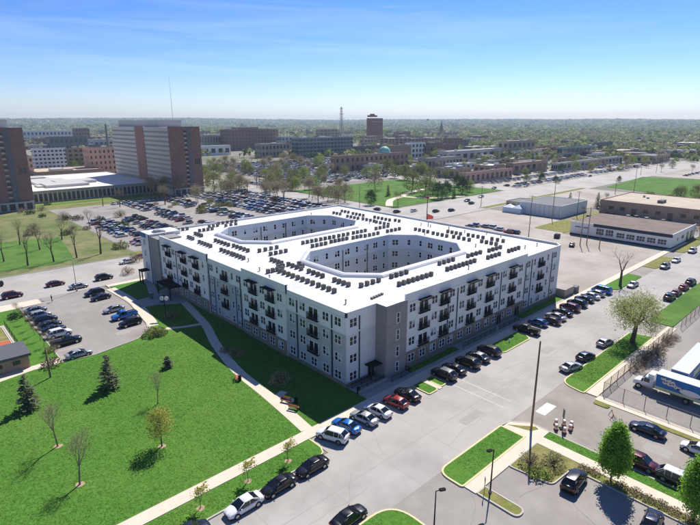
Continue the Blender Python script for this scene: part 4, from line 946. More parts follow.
# ------------------------------------------------------------------ cars near the apartments
K1 = 'cars along the kerb of the verge'
g = G(202, 521, .7); car(17.6, 45.1, 0, 'suv', 'navy', 'dark navy car at the kerb behind the white sedan', K1)
car(24.4, 45.0, R(181), 'sedan', 'white', 'white sedan with dark sunroof at the kerb behind two black sedans', K1)
p = G(279, 485, .7); car(p.x, 45.0, R(181), 'sedan', 'black', 'black sedan at the kerb between the white sedan and another black sedan', K1)
p = G(310, 464, .7); car(p.x, 45.0, R(180), 'sedan', 'black', 'black sedan at the kerb just before the pull-in bays', K1)
p = G(350, 517, .7); car(p.x, 35.2, R(1), 'sedan', 'black', 'black sedan on the street beside the yellow-kerbed grass island')
K2 = 'cars in the pull-in bays beside the lawn corner'
for x, y, rz, kd, cl, lb, rc in [(41.0, 48.3, 112, 'suv', 'white', 'white SUV in the pull-in bay beside the lawn verge', None), (44.1, 48.8, 100, 'sedan', 'skyblue', 'bright blue sedan in the bay next to the white SUV', None), (47.5, 48.5, 97, 'sedan', 'silver', 'silver sedan in the bay between the blue sedan and a white sedan', None),
                                  (50.5, 48.5, 96, 'sedan', 'white', 'white sedan in the bay between silver sedan and red hatchback', None), (54.4, 48.3, 96, 'hatch', 'red', 'red hatchback in the bays before the stair tower', None), (57.6, 48.6, 93, 'sedan', 'black', 'black sedan in the bay between red hatchback and grass island', None)]:
    car(x, y, R(rz), kd, cl, lb, K2, rc)
K3 = 'cars in the bays under the brick base of the street wing'
for x, y, rz, kd, cl, lb, rc in [(67.6, 48.7, 92, 'suv', 'black', 'black SUV with pale roof in the bay beside the small grass islands', 'grey'), (70.7, 48.8, 91, 'sedan', 'black', 'black sedan in the bay between pale-roofed SUV and black SUV', None), (74.6, 48.5, 91, 'suv', 'black', 'all-black SUV in the middle of the five bays', None), (78.1, 48.6, 90, 'sedan', 'navy', 'navy sedan in the bay beside the all-black SUV', 'silver'), (81.9, 48.6, 90, 'suv', 'dark', 'dark grey SUV in the bay beside the grass island with the hydrant', None)]:
    car(x, y, R(rz), kd, cl, lb, K3, rc)
K4 = 'cars in the bays towards the bare lot'
for x, y, rz, kd, cl, lb, rc in [(97.0, 48.9, 94, 'pickup', 'black', 'black pickup pulled in beside the grass island', None), (102.8, 49.3, 90, 'hatch', 'blue', 'dark blue hatchback in the bay between black pickup and brown hatchback', None), (105.9, 47.8, 90, 'hatch', 'brown', 'small dark brown hatchback standing back in its bay', None), (109.3, 48.3, 84, 'sedan', 'silver', 'silver sedan in the bay beside the small brown hatchback', None),
                                  (113.1, 48.5, 85, 'sedan', 'black', 'black sedan in the bay between silver sedan and maroon SUV', None), (117.4, 48.7, 86, 'suv', 'maroon', 'dark maroon SUV in the bays near the end of the wing', None), (121.6, 48.8, 86, 'suv', 'navy', 'navy SUV in the bay beside the maroon SUV', None), (126.2, 49.0, 86, 'sedan', 'navy', 'navy sedan in the bay beside the bin enclosure', None), (129.8, 49.0, 86, 'sedan', 'white', 'white sedan in the bay beside a navy sedan', None), (132.9, 48.8, 86, 'hatch', 'silver', 'pale hatchback in the bay beside the blue van', None), (136.4, 48.8, 86, 'van', 'skyblue', 'blue van in the last bay before the grass verge', None)]:
    car(x, y, R(rz), kd, cl, lb, K4, rc)
K5 = 'cars along the kerb of the grass strip'
car(87.2, 34.6, R(-14), 'sedan', 'silver', 'silver sedan at the kerb of the street corner grass', K5); car(93.4, 34.6, R(-10), 'hatch', 'navy', 'dark navy hatchback at the kerb between two silver cars', K5); car(102.8, 34.7, R(-6), 'hatch', 'silver', 'silver hatchback at the kerb under the spreading tree', K5)
for x, kd, cl, lb in [(143.7, 'suv', 'black', 'black SUV at the kerb first in the row along the far grass strip'), (149.2, 'sedan', 'maroon', 'maroon sedan at the kerb behind the black SUV'), (155.6, 'hatch', 'red', 'dark red hatchback at the kerb along the far grass strip'), (162.0, 'suv', 'dark', 'dark SUV at the kerb beyond the red hatchback')]:
    car(x, 34.7, R(0), kd, cl, lb, 'cars along the far grass strip')
for x, kd, cl, lb in [(147.9, 'sedan', 'silver', 'silver sedan at the kerb beside the bare crooked tree'), (175.0, 'suv', 'grey', 'grey SUV at the kerb near the white long building'), (186.0, 'sedan', 'white', 'white sedan at the kerb in front of the white long building'), (204.0, 'suv', 'silver', 'silver SUV at the kerb past the white long building')]:
    car(x, 45.0, R(180), kd, cl, lb, 'cars along the kerb of the bare lot')
# side street and car park
car(76.0, 18.2, R(92), 'sedan', 'navy', 'long dark navy sedan driving on the side street past the fence')
p = G(639, 461, .7); car(p.x, p.y, R(-88), 'suv', 'maroon', 'maroon SUV parked on the side street beside the green tree')
p = G(678, 479, .7); car(p.x, p.y, R(-89), 'suv', 'dark', 'dark SUV with a white roof parked on the side street', None, 'white')
p = G(699, 449, .7); car(p.x, p.y, R(90), 'hatch', 'white', 'white hatchback on the side street behind the navy sedan')
car(57.1, 20.5, R(4), 'suv', 'black', 'black SUV nosed up to the planting bed in the car park')
p = G(652, 521, .7); car(p.x, p.y, R(6), 'sedan', 'navy', 'dark blue sedan nosed up to the bed beside the tree shadow')
# street beyond the small car park
for x, y, rz, kd, cl, lb in [(19.4, 150.8, 2, 'suv', 'maroon', 'dark maroon SUV driving on the back street towards the small car park'), (30.3, 154.4, 0, 'sedan', 'maroon', 'deep red sedan near the yellow line of the back street'), (34.4, 147.6, 0, 'sedan', 'silver', 'silver sedan at the car park entrance on the back street'), (42.2, 151.3, 0, 'suv', 'dark', 'dark SUV on the back street past the car park entrance'), (53.5, 164.7, 181, 'sedan', 'white', 'white sedan in the far lane beside the end of the apartments'), (58.6, 168.0, 180, 'hatch', 'red', 'bright red hatchback in the far lane behind the end of the apartments'), (16.8, 164.5, 180, 'pickup', 'navy', 'dark blue pickup in the far lane of the back street')]:
    car(x, y, R(rz), kd, cl, lb)
K6 = 'cars in the small car park beside the lawn'
for x, y, rz, kd, cl, lb in [(21.4, 134.7, 4, 'sedan', 'grey', 'grey sedan at the street end of the hedge row'), (21.3, 130.0, 3, 'suv', 'silver', 'silver SUV second from the street end of the hedge row'), (21.6, 126.1, 3, 'suv', 'navy', 'navy SUV third from the street end of the hedge row'), (21.6, 122.4, 3, 'sedan', 'dark', 'dark sedan in the middle of the hedge row'), (21.6, 119.0, 3, 'sedan', 'black', 'black sedan next to the white SUV in the hedge row'), (21.8, 115.3, 3, 'suv', 'white', 'white SUV in the hedge row of the small car park'), (21.8, 109.8, 3, 'pickup', 'black', 'black pickup in the hedge row of the small car park'), (22.0, 101.9, 1, 'sedan', 'silver', 'silver sedan at the lawn end of the hedge row'),
                             (35.8, 138.5, 186, 'suv', 'navy', 'navy SUV at the entrance end of the row facing the hedge'), (35.9, 133.8, 184, 'sedan', 'navy', 'dark blue sedan beside the navy SUV at the entrance'), (35.4, 122.6, 184, 'sedan', 'silver', 'silver sedan beside the blue pickup in the small car park'), (35.8, 116.6, 184, 'pickup', 'skyblue', 'bright blue pickup in the small car park'), (35.2, 111.2, 184, 'suv', 'black', 'black SUV next to the bright blue pickup')]:
    car(x, y, R(rz), kd, cl, lb, K6)
# avenue traffic
for a, b, cl in [((436, 211), 0, 'black'), ((451.5, 210), 0, 'dark'), ((467, 200.5), 180, 'navy'), ((471.5, 203), 0, 'black'), ((481, 196.5), 180, 'silver'), ((397, 211.5), 0, 'dark'), ((414, 210.5), 0, 'white'), ((494, 188), 180, 'grey'), ((377, 209), 90, 'black'), ((526, 186), 180, 'silver'), ((560, 180), 0, 'white'), ((590, 176), 180, 'dark')]:
    p = G(*a, .6); o = put('car', FARC[0], None, (p.x, p.y, .02), R(b)); o.material_slots[0].link = 'OBJECT'; o.material_slots[0].material = PAINT[cl]
    tag(o, {'black': 'black car', 'dark': 'dark grey car', 'navy': 'navy car', 'silver': 'silver car', 'white': 'white car', 'grey': 'grey car'}[cl] + ' driving on the wide avenue behind the apartments', 'car', 'cars driving on the avenue')
p = G(572, 245, .4); car(p.x, p.y, R(20), 'sedan', 'brown', 'dark brown car alone on the bare lot beside two poles')
# ------------------------------------------------------------------ delivery trucks
def box_truck():
    t = thing('box_truck', 'white cab delivery truck with blue printed box in the fenced yard', 'truck', (90.1, 23.9, 0), R(90))   # local +x = front = +Y
    wh, bl_ = PAINT['white'], mat('mural_blue', c(20, 118, 184), .45, col2=c(14, 98, 168), vscale=.5)
    b = MB(); loft(b, [(-2.3, .75, 2.6, 1), (-.95, .75, 2.62, 1), (-.55, .75, 2.1, 1), (-.25, .7, 1.55, .98), (.55, .65, 1.45, .92), (.85, .6, 1.2, .8)], 2.35, [(.94, 0), (1, .2), (1, .8), (.94, .95), (.7, 1), (0, 1.01)]); b.build('cab', wh, t, True)
    b = MB(); b.prism([(-2.2, -1), (-2.2, 1), (-1.3, .95), (-1.3, -.95)], 2.6, 3.15); b.build('air_deflector', wh, t)
    b = MB(); b.quad((-.52, -.98, 2.06), (-.52, .98, 2.06), (-.98, .94, 2.55), (-.98, -.94, 2.55))
    b.v = [(x + .06, y, z + .03) for x, y, z in b.v]; b.build('windscreen', M['carglass'], t)
    for s in (-1, 1): b = MB(); b.box(-1.7, -.85, s * 1.182 - .006, s * 1.182 + .006, 1.65, 2.35); b.build('door_window', M['carglass'], t)
    for s in (-1, 1): b = MB(); b.box(.6, .82, s * .75 - .18, s * .75 + .18, .95, 1.2); b.build('headlight', M['lamp_w'], t); b = MB(); b.box(-.7, -.55, s * 1.4 - .12, s * 1.4 + .12, 1.7, 2.2); b.build('mirror', M['black'], t)
    b = MB(); b.box(-10.6, -2.55, -1.27, 1.27, 1.15, 3.75); bx = b.build('cargo_box', wh, t)
    for s in (-1, 1): b = MB(); y = s * 1.285; b.box(-10.55, -2.6, y - .012, y + .012, 1.6, 3.68); b.build('mural', bl_, bx); b = MB(); b.box(-10.55, -2.6, y - .012, y + .012, 1.2, 1.598); b.build('lower_band', mat('mural_pale', c(206, 212, 160), .5), bx)
    # printed lettering: two lines of rounded script strokes and a pale oval
    y = 1.30; ink, ink2 = mat('ink_white', c(240, 236, 226), .5), mat('ink_tan', c(206, 178, 140), .5)
    def stroke(mbx, pts, w):
        nonlocal_y = [0]
        for (x0, z0), (x1, z1) in zip(pts, pts[1:]):
            nonlocal_y[0] += .00025; yy_ = y + nonlocal_y[0]
            d = Vector((x1 - x0, z1 - z0)); n = Vector((-d.y, d.x)).normalized() * w / 2; d = d.normalized() * w * .3
            mbx.quad((x0 - d.x + n.x, yy_, z0 - d.y + n.y), (x1 + d.x + n.x, yy_, z1 + d.y + n.y), (x1 + d.x - n.x, yy_, z1 + d.y - n.y), (x0 - d.x - n.x, yy_, z0 - d.y - n.y))
    for zc, xs, L, mt_ in ((3.1, -3.4, 1.9, ink), (2.5, -3.7, 2.6, ink)):
        mb_ = MB(); P_ = []
        for i in range(90): u = i / 89; P_.append((xs - L * u + .11 * math.sin(u * 41 + 2 * math.sin(u * 9)), zc + (.15 + .09 * math.sin(u * 17 + zc)) * math.sin(u * 41 + 1.2) + .05 * math.sin(u * 5)))
        y = 1.326; stroke(mb_, P_, .10); y = 1.302
        m2 = MB(); stroke(m2, P_, .22); m2.build('lettering_edge', ink2, bx); mb_.build('lettering', mt_, bx)
    mb_ = MB(); mb_.quad(*[(-7.6 + 1.5 * math.cos(a * .3142), 1.302, 2.1 + .5 * math.sin(a * .3142)) for a in range(20)]); mb_.build('oval_print', ink, bx)
    mb_ = MB(); mb_.quad(*[(-5.9 + .22 * math.cos(a * .3142), 1.302, 2.3 + .3 * math.sin(a * .3142)) for a in range(20)]); mb_.build('dark_print', M['navy'], bx)
    b = MB(); b.box(-10.4, -2.2, -.5, .5, .7, 1.12); b.build('chassis', M['black'], t)
    tm = MB(); tm.tube((0, -.16, 0), (0, .16, 0), .5, .5, 18); TM = tm.mesh('wheel', M['tyre']); rm = MB(); rm.tube((0, -.17, 0), (0, .17, 0), .3, .3, 12); RM = rm.mesh('rim', M['rim'])
    for x in (-.15, -7.2):
        for s in (-1, 1): w_ = put('wheel', TM, t, (x, s * 1.05, .5)); put('rim', RM, w_)
    return TM, RM
TM, RM = box_truck()
t = thing('semi_trailer', 'long white trailer with a blue printed side parked behind the box truck', 'trailer', (92.3, 18.9, 0), 0)
b = MB(); b.box(0, 15.5, -1.3, 1.3, 1.15, 3.9); bx = b.build('cargo_box', PAINT['white'], t)
for s in (-1, 1): b = MB(); b.box(.3, 15.2, s * 1.315 - .012, s * 1.315 + .012, 1.5, 3.7); b.build('mural', MATS['mural_blue'], bx); b = MB(); b.box(3, 7, s * 1.333 - .005, s * 1.333 + .005, 2.1, 3.2); b.build('print', MATS['mural_pale'], bx)
b = MB(); b.box(.02, .1, -1.2, 1.2, 1.2, 3.8); b.v = [(x - .12, y, z) for x, y, z in b.v]; b.build('rear_door', mat('door_grey', c(150, 140, 150), .5), bx)
b = MB(); b.box(.3, 14, -.5, .5, .75, 1.13); [b.box(12.2, 12.4, s * .8 - .1, s * .8 + .1, 0, 1.15) for s in (-1, 1)]; b.build('chassis', M['black'], t)
for x in (1.4, 2.7):
    for s in (-1, 1): w_ = put('wheel', TM, t, (x, s * 1.05, .5)); put('rim', RM, w_)

# ------------------------------------------------------------------ lamps, poles, signs
h1 = hgt(490, 493, 449); p = G(490, 493); street_lamp(p.x, p.y, h1 - .1, 'tall dark car park lamp rising from the small kerbed island', R(160), 'black', .35)
p = G(436, 491, h1 - .3); street_lamp(p.x, p.y, h1 - .3, 'dark car park lamp standing beside the driveway', R(-30), 'black', .45)
p = G(77, 291); street_lamp(p.x, p.y, 9.0, 'pale steel street lamp with curved arm at the small car park', R(155), 'steel', 1.6, True)
p = G(531, 431); wood_pole(p.x, p.y, hgt(531, 431, 341), 'tall bare wooden pole at the footway corner of the side street', 0, -.1)
p = G(50.5, 378); wood_pole(p.x, p.y, hgt(50.5, 378, 347), 'short wooden pole where lawn meets the small car park', 0)
for xb, yb, yt, ar, lb in [(528.6, 236, 195, 1, 'wooden pole at the edge of the bare lot beside the white roof'), (552, 219, 179, 1, 'wooden pole in front of the grey metal shed'), (580, 245, 207, 2, 'thicker of two wooden poles in front of the white long building'), (586.5, 244.5, 207, 1, 'thinner of two wooden poles in front of the white long building'), (599, 248.5, 233, 0, 'short wooden post on the bare lot by the white long building'), (576.6, 217, 191, 1, 'wooden pole beside the evergreen trees'), (633, 197, 167, 1, 'wooden pole at the edge of the flat green field'), (615, 194, 180, 1, 'wooden pole behind the flat green field corner'), (656, 173, 143, 2, 'tall dark pole at the far end of the avenue'), (640.5, 175, 163, 0, 'small pole on the far side of the green field'), (359.5, 210, 184, 0, 'slim pole at the corner of the park'), (481, 206, 186, 1, 'wooden pole beside the avenue traffic')]:
    p = G(xb, yb); wood_pole(p.x, p.y, hgt(xb, yb, yt), lb, ar)
t = thing('flagpole', 'black pole with a drooping red flag behind the white roof', 'flagpole', (147.0, 124.4, 0)); hh = 15.5
p = G(426.5, 226); t.location = (p.x, p.y, 0); hh = hgt(426.5, 226, 195); mb = MB(); mb.tube((0, 0, 0), (0, 0, hh), .22, .12, 8); mb.build('pole', M['black'], t, True); mb = MB(); mb.box(-.3, .3, -.6, .9, hh - 1.4, hh - .6); mb.build('finial_box', M['red'] if 'red' in M else PAINT['red'], t)
mb = MB(); n_ = 8
for i in range(n_):
    f = lambda u: (.15 + 2.7 * u * math.sin(YAW), -.15 - 2.7 * u * math.cos(YAW) + .25 * math.sin(u * 7), 0)
    a_, b_ = f(i / n_), f((i + 1) / n_); za, zb = 5.5 - 1.2 * (i / n_), 5.5 - 1.2 * ((i + 1) / n_); mb.quad((a_[0], a_[1], za - 2.6 * (1 - .55 * i / n_)), (b_[0], b_[1], zb - 2.6 * (1 - .55 * (i + 1) / n_)), (b_[0], b_[1], zb), (a_[0], a_[1], za))
mb.build('flag', mat('flag_red', c(196, 72, 70), .8, trans=.3), t)
og = mat('barrel_orange', c(214, 124, 82), .7)
def barrel(x, y, label):
    t = thing('traffic_barrel', label, 'traffic barrel', (x, y, .01), random.uniform(0, 6), 'orange traffic barrels at the side street')
    mb = MB(); mb.tube((0, 0, 0), (0, 0, .1), .36, .36, 10); mb.build('base', M['black'], t)
    for k in range(4): mb = MB(); mb.tube((0, 0, .1 + k * .22), (0, 0, .32 + k * .22), .28 - k * .018, .262 - k * .018, 12); mb.build('band', M['trim'] if k % 2 else og, t)
p = G(562, 429); t = thing('road_sign', 'dark narrow sign on a post among orange barrels at the side street', 'sign', (p.x, p.y, 0), R(40))
mb = MB(); mb.tube((0, 0, 0), (0, 0, 2.2), .05, .05, 6); mb.build('post', M['steel'], t); mb = MB(); mb.box(-.3, .3, -.05, .05, 1.9, 3.3); mb.build('sign_panel', M['darkwall'], t); mb = MB(); mb.box(-.4, .4, -.4, .4, 0, .12); mb.build('foot', M['black'], t)
for i, (dx, dy) in enumerate(((1.0, .2), (-.9, .5), (.3, 1.1), (.5, -1.0), (-.8, -.7), (1.5, -.7))): barrel(p.x + dx, p.y + dy, 'orange and white traffic barrel around the dark sign post')
def sawhorse(x, y, label, rz):
    t = thing('sawhorse_barricade', label, 'barricade', (x, y, .01), rz)
    for s in (-.7, .7):
        mb = MB(); mb.tube((s, -.4, 0), (s, 0, 1.0), .04, .04, 5); mb.tube((s, .4, 0), (s, 0, 1.0), .04, .04, 5); mb.build('leg', M['black'], t)
    for z in (.45, .8): mb = MB(); mb.box(-.95, .95, -.27 + z * .25, -.23 + z * .25, z - .1, z + .1); mb.build('board', M['trim'] if z < .6 else og, t)
p = G(612, 418); sawhorse(p.x, p.y, 'low white and orange sawhorse barricade by the fence corner', R(30))
t = thing('parking_sign', 'small dark sign on a post beside the small kerbed island', 'sign', (*G(484, 494)[:2], 0)); mb = MB(); mb.tube((0, 0, 0), (0, 0, 2.4), .04, .04, 6); mb.build('post', M['wood'], t); mb = MB(); mb.box(-.22, .22, -.03, .03, 1.75, 2.4); mb.build('sign_panel', M['darkwall'], t, rz=R(40))
# hydrant on the grass island
t = thing('fire_hydrant', 'pale fire hydrant on the grass island among the bays', 'hydrant', (89.5, 48.6, .12)); mb = MB(); mb.tube((0, 0, 0), (0, 0, .6), .14, .13, 9); mb.tube((0, 0, .6), (0, 0, .75), .16, .05, 9); mb.build('barrel', M['trim'], t); mb = MB(); mb.tube((-.22, 0, .45), (.22, 0, .45), .07, .07, 7); mb.build('outlet', M['trim'], t)
# fences
chain_fence([(118.5, 27.0), (82.4, 27.0), (82.4, 8)], 'wire fence on tall posts round the corner of the truck yard', 2.2)
chain_fence([(123.5, 26.7), (175, 26.7)], 'wire fence along the far grass strip beyond the yard gate', 2.0, 3.5, .35)
# benches and bins
def bench(x, y, rz, label):
    t = thing('bench', label, 'bench', (x, y, .12), rz, 'benches beside the lawn path'); wd = mat('bench_slat', c(150, 92, 62), .7, var=.2, vscale=3)
    for i in range(4): mb = MB(); mb.box(-.9, .9, -.25 + i * .13, -.15 + i * .13, .42, .46); mb.build('seat_slat', wd, t)
    for i in range(3): mb = MB(); mb.box(-.9, .9, .28, .32, .55 + i * .14, .65 + i * .14); mb.build('back_slat', wd, t)
    for s in (-.75, .75): mb = MB(); mb.box(s - .04, s + .04, -.26, -.2, 0, .42); mb.box(s - .04, s + .04, .24, .3, 0, .95); mb.box(s - .04, s + .04, -.26, .3, .38, .42); mb.build('leg', M['black'], t)
p = G(286, 403); bench(p.x, p.y, R(-65), 'brown slatted bench on the lawn path away from the street'); p = G(294, 409.5); bench(p.x, p.y, R(115), 'brown slatted bench on the lawn path beside the bin towards the street'); p = G(237, 380); bench(p.x, p.y, R(60), 'brown slatted bench on the grass edge of the curving path')
def bin_(x, y, label, s=1):
    t = thing('litter_bin', label, 'litter bin', (x, y, .12)); mb = MB(); mb.tube((0, 0, 0), (0, 0, .85 * s), .28, .31, 12); mb.build('drum', M['black'], t); mb = MB(); mb.tube((0, 0, .85 * s), (0, 0, 1.0 * s), .33, .2, 12); mb.build('lid', M['black'], t)
p = G(296, 404); bin_(p.x, p.y, 'black litter bin between two benches on the lawn path'); p = G(358.5, 394); bin_(p.x, p.y, 'black litter bin on the pavement at the building corner', 1.2); p = G(240, 381); bin_(p.x, p.y, 'black litter bin by the single bench on the curving path')
p = G(52.2, 302); person(p.x, p.y, R(200), 'person in dark clothes walking at the car park entrance', 'dark', 'dark')
# entrance sign and bicycles stand
t = thing('entrance_sign', 'pale round board on a dark post in the entrance court', 'sign', (*G(166, 318)[:2], .12)); hh = 5.6; mb = MB(); mb.tube((0, 0, 0), (0, 0, hh), .1, .08, 8); mb.build('post', M['black'], t)
for s in (-1, 1): mb = MB(); mb.tube((s * .5, -.05, hh - .9), (s * .5, .05, hh - .9), .5, .5, 14); mb.build('board', M['trim'] if s > 0 else mat('globe', c(190, 200, 204), .4), t, rz=R(-40))
# planters in the court
for i, (x, y) in enumerate([(45.6, 125.2), (47.8, 123.0), (46.4, 120.6)]):
    t = thing('planter', ['dark round planter at the street side of the entrance court', 'dark round planter under the entrance canopy', 'dark round planter at the lawn side of the entrance court'][i], 'planter', (x, y, .13)); mb = MB(); mb.tube((0, 0, 0), (0, 0, .6), .4, .55, 12); mb.build('pot', M['darkwall'], t)
    for nm, me in TP['shrub_twig']: put(nm, me, t, (0, 0, .5), i, .55)

# ------------------------------------------------------------------ clubhouse and clay court beside the small car park
t = thing('clubhouse', 'low brick hut with dark flat roof beside the clay court', 'hut', (2, 103, 0))
mb = MB(); mb.box(0, 12.0, 0, 6.6, 0, 2.5); mb.build('wall', M['brick2'], t); mb = MB(); mb.box(-.4, 12.4, -.4, 7.0, 2.5, 3.0, 0); mb.build('roof', mat('roof_dark', c(92, 94, 98), .85, var=.1, vscale=.5), t)
for i in range(4): mb = MB(); mb.box(1 + i * 2.8, 2.2 + i * 2.8, -.04, -.005, 1.2, 2.0); mb.build('window', M['glass_far'], t)
pad('clay_court', rect(6.5, 13.4, 111.5, 120), M['court'], .1, 'orange clay court with white border'); pad('worn_court', rect(-10, 13.4, 120.1, 129), M['turf_dry'], .1); pad('court_border', rect(-10, 14.2, 110.8, 130), M['walk'], .095)
t = thing('court_fence', 'dark low fence along the edge of the clay court', 'fence', (14.3, 110.9, .09))
for i in range(8): mb = MB(); mb.tube((0, i * 2.7, 0), (0, i * 2.7, 1.2), .05, .05, 6); mb.build('post', M['black'], t)
mb = MB(); [mb.box(-.03, .03, 0, 18.9, z, z + .06) for z in (.2, .7, 1.1)]; mb.build('rail', M['black'], t)

# ------------------------------------------------------------------ planting near the apartments
def at(px, py): q = G(px, py); return q.x, q.y
def ring(x, y, r=.9, name='mulch_ring'):
    r *= .75
    mb = MB(); mb.prism([(x + r * math.cos(i * .524) * random.uniform(.8, 1.1), y + r * math.sin(i * .524) * random.uniform(.8, 1.1)) for i in range(12)], .02, .125); struct(name, mb, M['mulch'])
x, y = at(58, 447); plant(TP['thin'], x, y, 'bare young tree on the lawn between the spruce and another bare tree', 1.15, 1); ring(x, y, .8)
x, y = at(80, 485); plant(TP['thin2'], x, y, 'bare young tree on the lawn towards the footway', 1.2, 2); ring(x, y, .8)
x, y = at(162, 447); plant(TP['round'], x, y, 'small tree with round yellow-green crown on the lawn', 1.0, 0); ring(x, y, .8)
x, y = at(158, 404); plant(TP['thin'], x, y, 'bare young tree behind the round yellow-green tree', .85, 4)
x, y = at(110, 389); plant(TP['fir'], x, y, 'dark spruce on the lawn beside the small car park', 1.0, 0)
x, y = at(29, 409); plant(TP['fir2'], x, y, 'dark spruce on the lawn beside the brick hut', 1.0, 2)
x, y = at(168, 368); plant(TP['small_fir'], x, y, 'small young spruce on the lawn near the hedge', 1.0, 2, z=.1)
for (px, py), lb in zip(((200.5, 509), (248, 482), (288, 462)), ('thin sapling with yellow leaves on the verge beside the navy car', 'thin sapling with yellow leaves on the verge beside the white sedan', 'thin sapling with yellow leaves on the verge beside a black sedan')):
    x, y = at(px, py); plant(TP['sapling'], x, y, lb, 1.0, name='sapling', group='saplings on the verge'); ring(x, y, .7)
x, y = at(610.5, 482); plant(TP['maple'], x, y, 'dense bright green young tree at the edge of the car park', 1.0, 0)
x, y = at(693, 522); plant(TP['maple2'], x, y, 'dense yellowish green young tree beside the white-roofed SUV', 1.0, 1)
x, y = at(632, 343); plant(TP['willow'], x, y, 'wide spreading tree with thin pale green leaves on the grass strip', 1.08, 2.0)
x, y = at(620, 286); plant(TP['crooked'], x, y, 'bare crooked old tree leaning on the verge by the bare lot', 1.0, 0.4)
x, y = at(537, 476); plant(TP['shrub_green'], x, y, 'loose green bush in the planting bed at the kerb corner', 1.5, name='bush', cat='bush')
x, y = at(530, 466); plant(TP['shrub_twig'], x, y, 'twiggy bare bush in the planting bed by the footway', 1.6, name='bush', cat='bush')
x, y = at(553, 466); plant(TP['shrub_twig'], x, y, 'twiggy brown bush in the planting bed beside the black SUV', 1.6, name='bush', cat='bush')
x, y = at(547, 478); plant(TP['shrub_green'], x, y, 'low yellow-green bush at the kerb behind the black SUV', 1.0, name='bush', cat='bush')
for i, yy in enumerate([20.8, 19.6, 16.2, 14.6, 13.2, 11.8, 10.4, 8.8]):
    plant(TP['shrub_brown'], 60.9 + .2 * (i % 2), yy, 'dry brown ornamental grass clump in the planting bed', .9, name='grass_clump', cat='grass clump', group='dry grass clumps along the planting bed')
for (px, py), pr, s, lb in [((152, 336), 'hedge', 1.5, 'dark rounded hedge bush at the lawn corner of the small car park, street end'), ((160, 334.5), 'hedge', 1.3, 'dark rounded hedge bush at the lawn corner of the small car park, path end'), ((52, 366), 'shrub_brown', 2.0, 'reddish brown bush at the lawn end of the hedge row'), ((280, 384), 'shrub_twig', 2.0, 'leafless rounded shrub in the shade below the lawn facade'), ((236, 356), 'shrub_twig', 1.5, 'leafless shrub beside the curving path'), ((171, 318), 'shrub_brown', 1.9, 'brown bush in the grass bed of the entrance court'), ((225, 352), 'shrub_brown', 1.2, 'dry brown bush on the lawn side of the curving path'), ((135, 262), 'shrub_twig', 2.4, 'pale leafless bush at the street end of the apartments'), ((128, 274), 'shrub_twig', 2.0, 'pale leafless bush on the footway of the back street'), ((152, 268), 'shrub_twig', 2.0, 'bare twiggy bush beside the canopy of the end block'),
                            ((16, 318), 'shrub_dark', 1.6, 'dark round bush at the street corner of the hut grass'), ((50, 352), 'shrub_green', 1.3, 'green bush in the hedge beside the black pickup')]:
    x, y = at(px, py); plant(TP[pr], x, y, lb, s, name='bush', cat='bush')
for i in range(9): plant(TP['thin2'], 18.0 + .3 * (i % 2), 103 + i * 4.1, 'thin leafless hedge tree along the small car park', .55, name='hedge_tree', cat='tree', group='hedge trees along the small car park')
# scrub along the yard fence
for i in range(10): plant(TP['shrub_twig'], 96 + i * 2.3 + random.uniform(-.5, .5), 26.2 + random.uniform(-.8, .4), 'tangled bare scrub growing along the yard fence', random.uniform(.9, 1.5), name='scrub_bush', cat='bush', group='bare scrub along the yard fence')
# bare trees between field and back street
for i, (px, py, s, pr) in enumerate([(4, 262, 1.2, 'bareB'), (28, 266, 1.35, 'bareA'), (54, 262, 1.25, 'bareB'), (77, 258, 1.3, 'bareA'), (101, 254, 1.55, 'bareA'), (103, 206, 1.2, 'bareA'), (62, 240, 1.1, 'bareB'), (90, 228, 1.0, 'bareB'), (120, 207, 1.2, 'bareB'), (40, 250, 1.1, 'bareB'), (20, 245, 1.1, 'bareA')]):
    x, y = at(px, py); plant(TP[pr], x, y, 'bare brown street tree between the field and the back street' if i < 5 else 'bare brown tree on the waste ground behind the field', s, group='bare street trees along the field' if i < 5 else 'bare trees on the waste ground')
for i in range(20):
    x, y = at(random.uniform(20, 130), random.uniform(200, 238)); plant(TP[random.choice(['shrub_brown', 'shrub_dark', 'shrub_twig'])], x, y, 'scrubby brown bush on the waste ground behind the field', random.uniform(1.6, 3), name='bush', cat='bush', group='scrub bushes on the waste ground')
x, y = at(121, 248); plant(TP['hedge'], x, y, 'large dark rounded bush at the corner of the crowded car park', 2.2, name='bush', cat='bush')
